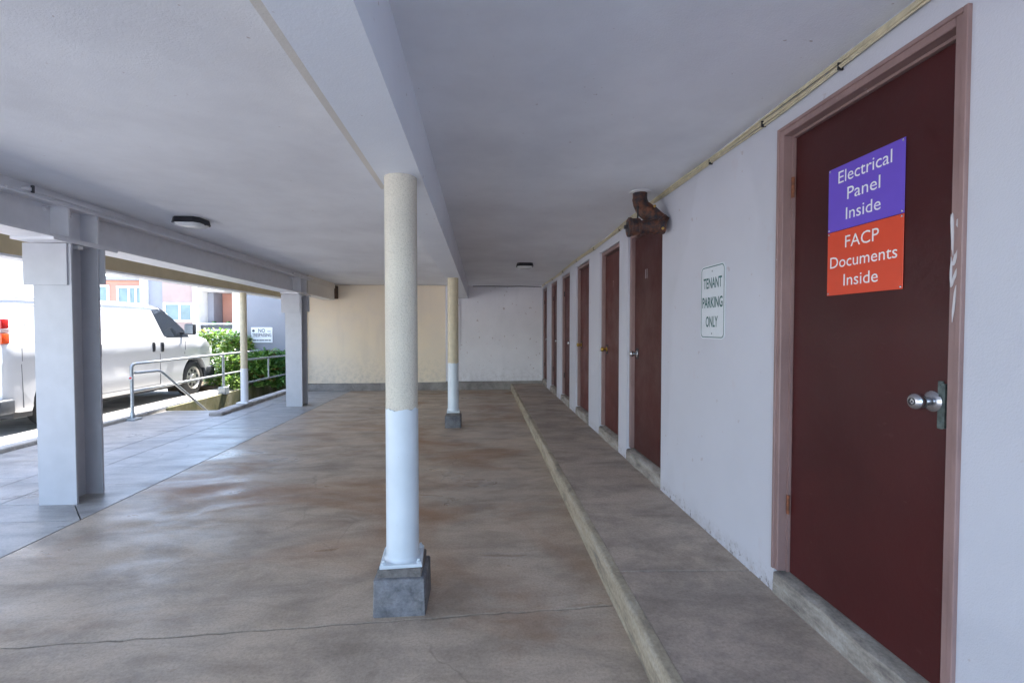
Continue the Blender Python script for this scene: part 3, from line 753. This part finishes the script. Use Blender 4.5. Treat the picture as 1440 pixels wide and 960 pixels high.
# ---------------------------------------------------------------- ceiling lights
def lamp(x, y, rot, label):
    z = ceil_z(y)
    o = thing('ceiling_light', (x, y, z), label, 'light', 'black square ceiling lights')
    def octo(h, zz, cut=.32): 
        p = []
        for sx, sy in ((1, 1), (-1, 1), (-1, -1), (1, -1)):
            a, b2 = (sx * h, sy * h * (1 - cut)), (sx * h * (1 - cut), sy * h)
            p += [a, b2] if sx * sy > 0 else [b2, a]
        cr, sr = math.cos(rot), math.sin(rot)
        return [(x + u * cr - v * sr, y + u * sr + v * cr, zz) for u, v in p]
    def stack(rings):
        vs = [p for r_ in rings for p in r_]; n = len(rings[0]); fs = []
        for i in range(len(rings) - 1):
            for k2 in range(n): fs.append((i * n + k2, i * n + (k2 + 1) % n, (i + 1) * n + (k2 + 1) % n, (i + 1) * n + k2))
        fs += [tuple(range(n)), tuple(range((len(rings) - 1) * n, len(rings) * n))]
        return MB().add(vs, fs)
    part('housing', stack([octo(.122, z + .002), octo(.128, z - .03), octo(.132, z - .045), octo(.132, z - .052)]), 'black_metal', o, smooth=0)
    part('diffuser', stack([octo(.120, z - .0525), octo(.110, z - .068), octo(.080, z - .080), octo(.03, z - .084)]), 'lens', o, smooth=50)
    for s_ in (-1, 1):
        part('screw', MB().lathe((x + s_ * .128 * math.cos(rot), y + s_ * .128 * math.sin(rot), z - .053), (0, 0, 1), [(-.006, .008), (0, .009)], 8), 'black_metal', o)
lamp(-2.80, 4.80, R(0), 'black square ceiling light near the steel beam')
lamp(.69, 7.55, R(0), 'black square ceiling light nearer the storage doors')

# ---------------------------------------------------------------- stairwell, curb, planter
rw = thing('retaining_wall', (-5.56, 10, 0), 'mossy concrete retaining wall beside the sunken steps', 'wall')
part('wall', MB().box(-5.62, -5.501, 8.6, 12.95, -2.3, -.105), 'moss_wall', rw, smooth=0)
part('wall_top', MB().box(-5.50, -5.46, 8.6, 13.3, -2.3, .052, .006), 'moss_wall', rw, smooth=0)
part('planter_wall', MB().box(-5.62, -5.501, 11.31, 13.3, -.10, .17, .01), 'moss_wall', rw, smooth=0)
part('end_wall', MB().box(-5.45, -4.42, 12.9, 13.05, -2.3, .10, .01), 'moss_wall', rw, smooth=0)
st = thing('concrete_steps', (-4.95, 9, 0), 'sunken concrete steps going down beside the planter', 'steps')
for k2 in range(8):
    part('step', MB().box(-5.455, -4.38, 8.6 + .3 * k2, 8.6 + .3 * k2 + .31, -2.3, -.17 * (k2 + 1), .008), 'curb_concrete', st, smooth=0)
part('landing', MB().box(-5.455, -4.38, 11.01, 12.9, -2.3, -1.53), 'curb_concrete', st, smooth=0)
part('side_wall', MB().box(-4.42, -4.375, 8.6, 12.9, -2.3, -.01), 'curb_concrete', st, smooth=0)
ck = thing('stair_curb', (-4.4, 9.8, 0), 'low worn concrete curb under the thin round post', 'curb')
part('curb', MB().box(-4.47, -4.27, 8.35, 11.0, -.05, .062, .012), 'pale_concrete', ck, smooth=0)
part('curb_end', MB().box(-4.48, -4.255, 8.03, 8.34, -.05, .055, .02), 'curb_concrete', ck, smooth=0)
part('bed', MB().box(-7.2, -5.63, 11.32, 13.6, -.1, .10), 'soil', thing('planting_bed', (-6.4, 12, 0), kind='structure'), smooth=0)

# ---------------------------------------------------------------- rails
gr = thing('guard_rail', (-5.47, 10, 0), 'galvanised pipe guard rail along the driveway edge', 'railing')
def pipe(name, path, r, o, mat='galvanised'): part(name, MB().tube(path, r, 12), mat, o, smooth=50)
pipe('rail', [(-5.47, 7.76, .10), (-5.47, 7.76, .80)] + arc((-5.47, 7.76, .80), (-5.47, 7.76, .87), (-5.47, 7.83, .872)) + [(-5.5, 10.45, .885), (-5.5, 13.3, .885)], .024, gr)
pipe('rail', [(-5.47, 7.77, .445), (-5.5, 10.45, .455), (-5.5, 13.3, .455)], .021, gr)
pipe('post', [(-5.50, 10.45, .02), (-5.50, 10.45, .88)], .026, gr)
pipe('post', [(-5.50, 13.1, .02), (-5.50, 13.1, .88)], .026, gr)
part('foot', MB().box(-5.56, -5.38, 7.67, 7.85, -.02, .03, .008).lathe((-5.47, 7.76, 0), (0, 0, 1), [(.02, .034), (.12, .030), (.13, .025)], 14), 'galvanised', gr)
part('foot', MB().box(-5.58, -5.42, 10.37, 10.53, .03, .19, .01), 'galvanised', gr, smooth=0)
part('sticker', MB().lathe((-5.47, 7.732, .66), (.55, -.83, 0), [(0, .028), (.006, .028)], 16), 'sign_white', gr)
part('sticker', MB().lathe((-5.4665, 7.727, .66), (.55, -.83, 0), [(0, .018), (.002, .018)], 16), 'sticker_red', gr)
hr = thing('handrail', (-5.4, 8.3, 0), 'bent pipe handrail dropping down the sunken steps', 'railing')
pipe('rail', [(-5.45, 7.79, .735), (-5.40, 7.86, .735), (-5.40, 8.18, .728)] + arc((-5.40, 8.22, .728), (-5.40, 8.32, .726), (-5.40, 8.39, .67)) + [(-5.40, 9.65, -.19), (-5.40, 11.0, -1.1)], .022, hr)
sr = thing('guard_rail', (-4.36, 9.9, 0), 'short pipe guard rail behind the thin round post', 'railing')
pipe('rail', [(-4.38, 9.04, .85), (-4.38, 11.02, .825)], .02, sr)
pipe('rail', [(-4.38, 9.04, .42), (-4.38, 11.02, .415)], .018, sr)
pipe('post', [(-4.38, 10.03, .42), (-4.38, 10.03, .845)], .017, sr)

# ---------------------------------------------------------------- van
VC, VW = -7.175, .975
VR, VF = 6.58, 11.50
van = thing('parked_van', (VC, 9, 0), 'white windowless cargo van parked on the driveway', 'van')
def lerp(tab, y):
    for (a, va), (b2, vb) in zip(tab[:-1], tab[1:]):
        if y <= b2: 
            f = max(0, (y - a) / (b2 - a)); return va + (vb - va) * f
    return tab[-1][1]
TOP = [(6.58, 1.845), (6.7, 1.885), (8.4, 1.905), (9.4, 1.905), (9.75, 1.885), (10.0, 1.80), (10.55, 1.335), (10.9, 1.29), (11.25, 1.22), (11.42, 1.12), (11.50, 1.0)]
NAR = [(6.58, .955), (6.64, .985), (6.75, 1.0), (10.7, 1.0), (11.2, .965), (11.42, .90), (11.50, .82)]
BOT = [(6.58, .33), (6.9, .28), (11.0, .28), (11.35, .30), (11.5, .34)]
def tumble(z): return max(0, min(1, (z - 1.235) / .57)) * .155
def section(y):
    T, nr, bt = lerp(TOP, y), lerp(NAR, y), lerp(BOT, y)
    hi = T - .09
    def zc(z): return min(z, hi)
    p = [(VW * .955, bt), (VW * .985, bt + .07), (VW * .99, .62), (VW * .992, .955), (VW * 1.004, .985), (VW * 1.004, 1.17), (VW * .985, 1.215), (VW * .975, 1.24)]
    p = [(w, zc(z)) for w, z in p]
    for f in (.25, .5, .75, 1.0):
        z = max(1.24, 1.24) + (hi - 1.24) * f if hi > 1.24 else hi
        p.append((VW * .975 - tumble(z), z))
    w = p[-1][0]
    p += [(w - .018, T - .045), (w - .06, T - .015), (w - .16, T + .004), (w * .5, T + .028), (0, T + .036)]
    return [(a * nr, z) for a, z in p]
st_y = [6.58, 6.60, 6.64, 6.70, 6.80, 7.2, 7.7, 8.2, 8.7, 9.1, 9.4, 9.6, 9.75, 9.88, 10.0, 10.15, 10.3, 10.42, 10.55, 10.7, 10.9, 11.1, 11.25, 11.35, 11.42, 11.47, 11.50]
vs, fs = [], []
np_ = len(section(8)); ring = 2 * np_ - 1
for y in st_y:
    s_ = section(y)
    vs += [(VC + w, y, z) for w, z in s_] + [(VC - w, y, z) for w, z in reversed(s_[:-1])]
for i in range(len(st_y) - 1):
    for k2 in range(ring): fs.append((i * ring + k2, i * ring + (k2 + 1) % ring, (i + 1) * ring + (k2 + 1) % ring, (i + 1) * ring + k2))
fs += [tuple(range(ring)), tuple(range((len(st_y) - 1) * ring, len(st_y) * ring))]
WHEELS = [(10.70, .37), (7.42, .37)]
body = part('body', MB().add(vs, fs), 'van_paint', van, smooth=38)
cutm = MB()
for wy, wz in WHEELS:
    for sx in (-1, 1):
        cutm.tube([(VC + sx * .62, wy, wz + .02), (VC + sx * 1.2, wy, wz + .02)], .455, 32)
cut = part('wheel_cutter', cutm, 'rubber', van)
md = body.modifiers.new('arches', 'BOOLEAN'); md.object = cut; md.operation = 'DIFFERENCE'; md.solver = 'EXACT'
dg = bpy.context.evaluated_depsgraph_get(); dg.update()
nm = bpy.data.meshes.new_from_object(body.evaluated_get(dg))
body.modifiers.clear(); old = body.data; body.data = nm; nm.name = 'body'
nm.shade_smooth(); nm.set_sharp_from_angle(angle=R(38))
bpy.data.objects.remove(cut); bpy.data.meshes.remove(old)
def side_x(y, z): 
    return VC + (VW * .975 - tumble(z)) * lerp(NAR, y)
# side window, frame strip, seams, trims
win = [(9.60, 1.775), (9.78, 1.79), (9.93, 1.765), (10.14, 1.63), (10.43, 1.375), (10.50, 1.262), (9.82, 1.262), (9.74, 1.30)]
def patch(pts, off=.003, th=.012): return MB().prism([(side_x(y, z) + off, y, z) for y, z in pts], (-th, 0, 0))
cy_, cz_ = 10.02, 1.5
part('window_seal', patch([(cy_ + (y - cy_) * 1.05, cz_ + (z - cz_) * 1.06) for y, z in win], .002), 'black_plastic', van, smooth=0)
part('side_window', patch(win, .005), 'glass_dark', van, smooth=0)
ws = MB().add([(VC - .70, 9.99, 1.82), (VC + .70, 9.99, 1.82), (VC + .80, 10.53, 1.365), (VC - .80, 10.53, 1.365)], [(0, 1, 2, 3)])
part('windshield', ws, 'glass_dark', van, smooth=0)
def seam(pts, w=.006):
    mb = MB()
    for (ya, za), (yb, zb) in zip(pts[:-1], pts[1:]):
        dx, dz = yb - ya, zb - za; L = math.hypot(dx, dz); nx, nz = -dz / L * w, dx / L * w
        q = [(ya + nx, za + nz), (yb + nx, zb + nz), (yb - nx, zb - nz), (ya - nx, za - nz)]
        mb.prism([(VC + VW * lerp(NAR, y) * (1.0045 if .98 < z < 1.19 else (.992 if z <= .98 else .985)) - (tumble(z) if z > 1.24 else 0) + .0025, y, z) for y, z in q], (-.01, 0, 0))
    part('panel_gap', mb, 'seam_dark', van, smooth=0)
for ya, yb in ((9.57, 9.57), (8.14, 8.14), (6.82, 6.80)):
    wd = .0028 if ya < 7 else .005
    seam([(ya, .36), (yb, .95)], wd); seam([(yb, .99), (yb, 1.17)], wd)
seam([(10.33, .90), (10.33, .95)]); seam([(10.33, .99), (10.33, 1.17)])
seam([(8.15, .36), (9.56, .36)], .004)
for (ya, yb) in ((6.95, 8.05), (8.24, 9.42)):      # raised edge of the blank side panels
    tr = MB()
    sl = .06 * (yb == 9.42); w_ = .011
    o_ = [(ya, 1.255), (yb, 1.255), (yb - sl, 1.77), (ya, 1.77)]; i_ = [(ya + w_, 1.255 + w_), (yb - w_, 1.255 + w_), (yb - sl - w_, 1.77 - w_), (ya + w_, 1.77 - w_)]
    P_ = [(side_x(y, z) + .005, y, z) for y, z in o_ + i_] + [(side_x(y, z) - .01, y, z) for y, z in o_ + i_]
    tr.add(P_, [(k2, (k2 + 1) % 4, 4 + (k2 + 1) % 4, 4 + k2) for k2 in range(4)] + [(4 + k2, 4 + (k2 + 1) % 4, 12 + (k2 + 1) % 4, 12 + k2) for k2 in range(4)] + [(k2, (k2 + 1) % 4, 8 + (k2 + 1) % 4, 8 + k2) for k2 in range(4)])
    part('panel_rib', tr, 'van_paint', van, smooth=0)
part('drip_rail', MB().tube([(VC + .80, y, lerp(TOP, y) - .035) for y in (6.75, 7.5, 8.4, 9.4, 9.75)] + [(VC + .80, 10.0, 1.755)], .010, 6), 'seam_dark', van)
for (y, z0, z1) in ((9.375, .99, 1.175), (9.62, .98, 1.17)):
    xx = VC + VW * 1.004
    part('door_handle', MB().box(xx - .002, xx + .010, y - .035, y + .035, z0, z1, .008, 2).box(xx + .008, xx + .028, y - .012, y + .016, z0 + .03, z1 - .02, .006), 'black_plastic', van)
xx = VC + VW * .995
part('door_track', MB().box(xx - .004, xx + .012, 6.98, 8.08, .985, 1.005, .004), 'van_paint', van, smooth=0)
part('track_end', MB().box(xx - .004, xx + .024, 8.06, 8.13, .965, 1.03, .006), 'black_plastic', van, smooth=0)
part('track_end', MB().box(xx - .004, xx + .020, 7.0, 7.05, .965, 1.03, .006), 'black_plastic', van, smooth=0)
mr = part('side_mirror', MB().box(VC + 1.02, VC + 1.22, 10.22, 10.33, 1.30, 1.535, .035, 3), 'black_plastic', van, smooth=50)
part('mirror_arm', MB().box(VC + .90, VC + 1.04, 10.27, 10.32, 1.31, 1.37, .01), 'black_plastic', mr, smooth=0)
part('mirror_glass', MB().box(VC + 1.04, VC + 1.20, 10.212, 10.219, 1.325, 1.51), 'galvanised', mr, smooth=0)
# wheels
for wy, wz in WHEELS:
    for sx in (1, -1):
        x0 = VC + sx * .915
        ty = MB()._lathe(Vector((x0, wy, wz)), Vector((sx, 0, 0)), [(-.22, .24), (-.20, .345), (-.17, .368), (-.03, .368), (0, .345), (.012, .30), (.008, .245), (-.01, .235), (-.1, .235)], 36)
        wh = part('wheel', ty, 'rubber', van, smooth=45)
        part('rim', MB()._lathe(Vector((x0, wy, wz)), Vector((sx, 0, 0)), [(-.06, .238), (.004, .238), (.006, .225), (-.018, .212), (-.028, .19), (-.012, .12), (-.02, .085), (.010, .075), (.014, .05), (.014, .001)], 36), 'rim_silver', wh, smooth=40)
        for k2 in range(8):
            hl = MB()
            a = 2 * math.pi * k2 / 8 + .2; ca, sa = math.cos(a), math.sin(a)
            pts = []
            for q in range(10):
                t_ = 2 * math.pi * q / 10; u, v = .155 + .036 * math.cos(t_), .028 * math.sin(t_)
                dd = -.028 + .016 * (1 - abs(u - .12) / .09)
                pts.append((x0 + sx * (-.008 - abs(u - .155) * .1), wy + ca * u - sa * v, wz + sa * u + ca * v))
            hl.prism(pts, (-sx * .02, 0, 0))
            part('rim_hole', hl, 'black_plastic', wh, smooth=0)
# bumpers, lamps, underside
rb = MB().box(VC - .98, VC + .985, 6.46, 6.70, .30, .50, .035, 3)
part('rear_bumper', rb, 'grey_plastic', van, smooth=50)
part('hitch', MB().tube([(VC + .62, 6.46, .40), (VC + .62, 6.38, .40)], .02, 8).tube([(VC + .75, 6.45, .41), (VC + .60, 6.43, .41)], .012, 8), 'galvanised', van)
part('front_bumper', MB().box(VC - .90, VC + .905, 11.38, 11.56, .32, .58, .04, 3), 'grey_plastic', van, smooth=50)
part('bumper_corner', MB().box(VC + .80, VC + .93, 11.12, 11.44, .33, .58, .035, 3), 'grey_plastic', van, smooth=50)
part('headlight', MB().box(VC + .60, VC + .87, 11.40, 11.505, .78, .98, .02, 2), 'lens', van)
part('headlight', MB().box(VC - .87, VC - .60, 11.40, 11.505, .78, .98, .02, 2), 'lens', van)
part('grille', MB().box(VC - .58, VC + .58, 11.44, 11.512, .68, .98, .01), 'black_plastic', van, smooth=0)
for sx in (1, -1):
    x0, x1 = sorted((VC + sx * .80, VC + sx * .955))
    tl = part('taillight', MB().box(x0, x1, 6.555, 6.66, 1.43, 1.56, .015, 2), 'tail_red', van)
    part('reverse_lens', MB().box(x0 + .002, x1 - .001, 6.556, 6.662, 1.375, 1.428, .006), 'tail_white', tl, smooth=0)
    part('turn_lens', MB().box(x0, x1, 6.555, 6.665, 1.23, 1.373, .015, 2), 'tail_orange', tl)
    w0, w1 = sorted((VC + sx * .06, VC + sx * .72))
    part('rear_window', MB().box(w0, w1, 6.565, 6.60, 1.30, 1.72, .01), 'glass_dark', van, smooth=0)
for sx in (1,):
    part('rear_window', MB().box(VC + .73, VC + .82, 6.563, 6.62, 1.58, 1.76, .008), 'glass_dark', van, smooth=0)
part('chassis', MB().box(VC - .75, VC + .75, 6.7, 11.3, .20, .32, .02), 'black_plastic', van, smooth=0)
part('spare_bracket', MB().box(VC + .55, VC + .92, 6.72, 7.0, .22, .30, .01), 'black_plastic', van, smooth=0)

# ---------------------------------------------------------------- planting
def shrub(x, y, z, rx, ry, h, n, leaf, wid, mat, label, arch=.6, seed=1):
    rnd = random.Random(seed)
    o = thing('leafy_shrub', (x, y, z), label, 'shrub', 'leafy shrubs along the driveway')
    mb, sm_ = MB(), MB()
    for k2 in range(7):
        a = rnd.uniform(0, 6.28); e = rnd.uniform(.2, .7)
        sm_.tube([(x, y, z - .03), (x + math.cos(a) * rx * e * .5, y + math.sin(a) * ry * e * .5, z + h * .45), (x + math.cos(a) * rx * e, y + math.sin(a) * ry * e, z + h * .85)], [.014, .010, .005], 5)
    for _ in range(n):
        a = rnd.uniform(0, 6.283); rr = math.sqrt(rnd.uniform(.05, 1)); hh = rnd.uniform(.05, 1)
        env = math.sqrt(max(.05, 1 - (hh * .92) ** 2.2))
        bx, by, bz = x + math.cos(a) * rx * rr * env, y + math.sin(a) * ry * rr * env, z + h * hh * (.85 + .15 * rnd.random())
        da = a + rnd.uniform(-1.2, 1.2); el = rnd.uniform(-.1, 1.1); L = leaf * rnd.uniform(.6, 1.25); w_ = wid * rnd.uniform(.7, 1.2)
        d = Vector((math.cos(da) * math.cos(el), math.sin(da) * math.cos(el), math.sin(el)))
        s_ = Vector((-math.sin(da), math.cos(da), rnd.uniform(-.4, .4))).normalized()
        up = d.cross(s_) * -1
        p0 = Vector((bx, by, bz)); p1 = p0 + d * L * .5; p2 = p0 + d * L * .92 - Vector((0, 0, arch * L * .35))
        f = up * (w_ * .25)
        mb.add([p0, p1 + s_ * w_ * .5 + f, p2, p1 - s_ * w_ * .5 + f, p1], [(0, 4, 1), (4, 2, 1), (0, 3, 4), (4, 3, 2)])
    part('foliage', mb, mat, o, smooth=0)
    part('stem', sm_, 'stem_green', o)
shrub(-6.15, 12.35, .08, .40, .55, 1.22, 1500, .20, .075, 'leaf_bright', 'tall bright green shrub just past the front of the van', seed=3)
shrub(-7.15, 13.3, -.1, .9, .6, 1.50, 2200, .20, .08, 'leaf_bright', 'pale green hedge shrub behind the side mirror of the van', seed=4)
shrub(-5.85, 11.55, .08, .28, .30, .72, 800, .20, .05, 'leaf_bright', 'yellow green strappy shrub by the second guard rail post', seed=5)
shrub(-5.35, 11.95, -.02, .36, .40, .86, 1000, .30, .065, 'leaf_mid', 'mid green strappy shrub directly behind the thin round post', seed=6)
shrub(-4.85, 12.15, .02, .38, .35, .80, 1000, .32, .06, 'leaf_deep', 'deep green shrub with long leaves under the warning sign', seed=7)
shrub(-4.42, 12.15, .0, .30, .35, .72, 800, .20, .05, 'leaf_deep', 'dark green shrub hanging by the far steel column', seed=8)
shrub(-6.25, 11.60, .08, .25, .22, .30, 420, .12, .05, 'leaf_mid', 'low small leaved shrub at the curb by the front wheel', seed=9)
shrub(-5.62, 11.05, .05, .14, .30, .30, 260, .14, .04, 'leaf_bright', 'small shrub spilling over the curb beside the guard rail post', seed=10)

# ---------------------------------------------------------------- neighbouring grey wall with warning sign
gw = thing('grey_building', (-5, 12.7, 0), 'blue grey stucco building corner raised above the planting', 'building')
part('wall', MB().box(-6.16, -3.2, 12.55, 16.0, .86, 2.75), 'grey_stucco', gw, smooth=0)
part('corner_trim', MB().box(-6.20, -6.02, 12.53, 12.70, .86, 2.75, .005), 'white_stucco', gw, smooth=0)
part('plinth', MB().box(-6.0, -3.2, 12.95, 15.8, -.1, .86), 'moss_wall', gw, smooth=0)
part('drip_edge', MB().box(-6.2, -3.2, 12.50, 12.56, .835, .862), 'seam_dark', gw, smooth=0)
ws_ = thing('warning_sign', (-5.55, 12.52, 1.09), 'small white warning sign with dark print on the blue grey wall', 'sign')
part('sign_plate', MB().box(-5.89, -5.36, 12.525, 12.545, 1.07, 1.465, .004), 'sign_white', ws_, smooth=0)
for s_, z_, w_, h_ in (('NO', 1.335, .17, .09), ('TRESPASSING', 1.225, .47, .085)):
    part('lettering', text_mb([(s_, facing_front(-5.625, 12.524, z_), w_, h_)], MB(), .001, .02), 'sign_ink', ws_, smooth=0)
for xa, xb, za, zb in ((-5.85, -5.76, 1.12, 1.145), (-5.75, -5.70, 1.12, 1.145), (-5.69, -5.56, 1.12, 1.145), (-5.55, -5.47, 1.12, 1.145), (-5.46, -5.40, 1.12, 1.145), (-5.485, -5.40, 1.352, 1.368)):
    part('print_bar', MB().box(xa, xb, 12.5225, 12.5248, za, zb), 'sign_ink', ws_, smooth=0)
part('emblem', MB().lathe((-5.83, 12.5248, 1.375), (0, -1, 0), [(0, .035), (.002, .035)], 14), 'sign_ink', ws_)

# ---------------------------------------------------------------- buildings beyond
wb = thing('white_building', (-14, 9, 0), 'bright white stucco building beyond the van', 'building')
part('wall', MB().box(-22, -14, -6, 16.6, -.1, 7.5), 'white_stucco', wb, smooth=0)
part('base_band', MB().box(-14.02, -13.97, -6, 16.6, -.1, 1.9), 'white_stucco', wb, smooth=0)

pb = thing('pink_apartments', (-19, 30, 0), 'pink and white low apartments across the driveway', 'building')
def wpart(name, b_, mat, **k): return part(name, MB().box(*b_), mat, pb, smooth=0, **k)
wpart('salmon_wall', (-27, -20.3, 30, 38, -.1, 4.32), 'pink_stucco')
wpart('fascia', (-27.2, -20.31, 29.7, 38, 4.33, 4.55), 'roof_grey')
wpart('white_pier', (-20.29, -20.0, 29.6, 38, -.1, 5.2), 'white_stucco')
wpart('grey_bay', (-19.99, -19.15, 29.9, 38, -.1, 5.2), 'grey_stucco')
wpart('pale_wall', (-19.14, -17.31, 29.8, 38, -.1, 5.2), 'pale_pink_stucco')
wpart('white_pier', (-17.30, -16.98, 29.6, 38, -.1, 5.2), 'white_stucco')
wpart('balcony_soffit', (-16.97, -14.6, 29.7, 38, 3.68, 5.2), 'white_stucco')
wpart('balcony_side', (-16.97, -16.62, 30.6, 38, 1.0, 3.67), 'grey_stucco')
wpart('balcony_back', (-16.61, -15.0, 31.6, 38, 1.0, 3.67), 'pink_stucco')
wpart('balcony_floor', (-16.97, -14.6, 29.7, 31.59, .6, .98), 'white_stucco')
wpart('white_pier', (-14.99, -14.60, 29.6, 38, .99, 3.67), 'white_stucco')
def far_window(x0, x1, z0, z1, y, splits):
    f = MB().box(x0, x1, y - .10, y + .02, z0, z0 + .12).box(x0, x1, y - .10, y + .02, z1 - .12, z1).box(x0, x0 + .12, y - .10, y + .02, z0 + .121, z1 - .121).box(x1 - .12, x1, y - .10, y + .02, z0 + .121, z1 - .121)
    for s_ in splits: f.box(s_ - .06, s_ + .06, y - .09, y + .02, z0 + .121, z1 - .121)
    w_ = part('window', f, 'white_paint', pb, smooth=0)
    e = [x0 + .12] + [v for s_ in splits for v in (s_ - .06, s_ + .06)] + [x1 - .12]
    for a, b2 in zip(e[::2], e[1::2]):
        part('pane', MB().box(a, b2, y - .05, y + .01, z0 + .121, z1 - .121), 'window_glass', w_, smooth=0)
far_window(-23.1, -22.3, 2.95, 4.05, 30, [])
far_window(-21.85, -20.33, 2.85, 4.0, 30, [-21.15, -20.75])
far_window(-19.05, -17.35, 1.85, 3.0, 29.8, [-18.12])
for z in (1.72, 1.35):
    wpart('balcony_rail', (-16.97, -15.0, 29.75, 29.83, z - .04, z + .04), 'white_paint')
wpart('balcony_panel', (-16.97, -15.0, 29.86, 29.9, 1.0, 1.62), 'grey_plastic')
for q, (x0, x1, z1) in enumerate(((-16.7, -16.2, 1.9), (-15.8, -15.4, 2.05))):
    tag(part('potted_plant', MB().lathe(((x0 + x1) / 2, 30.3, .98), (0, 0, 1), [(0, .12), (.35, .17), (.36, .2), (.6, .26), (.9, .1)], 9), 'leaf_deep', base=((x0 + x1) / 2, 30.3, .98)),
        ['potted plant on the left side of the far balcony', 'potted plant at the right end of the far balcony'][q], 'plant', 'pots on the far balcony')
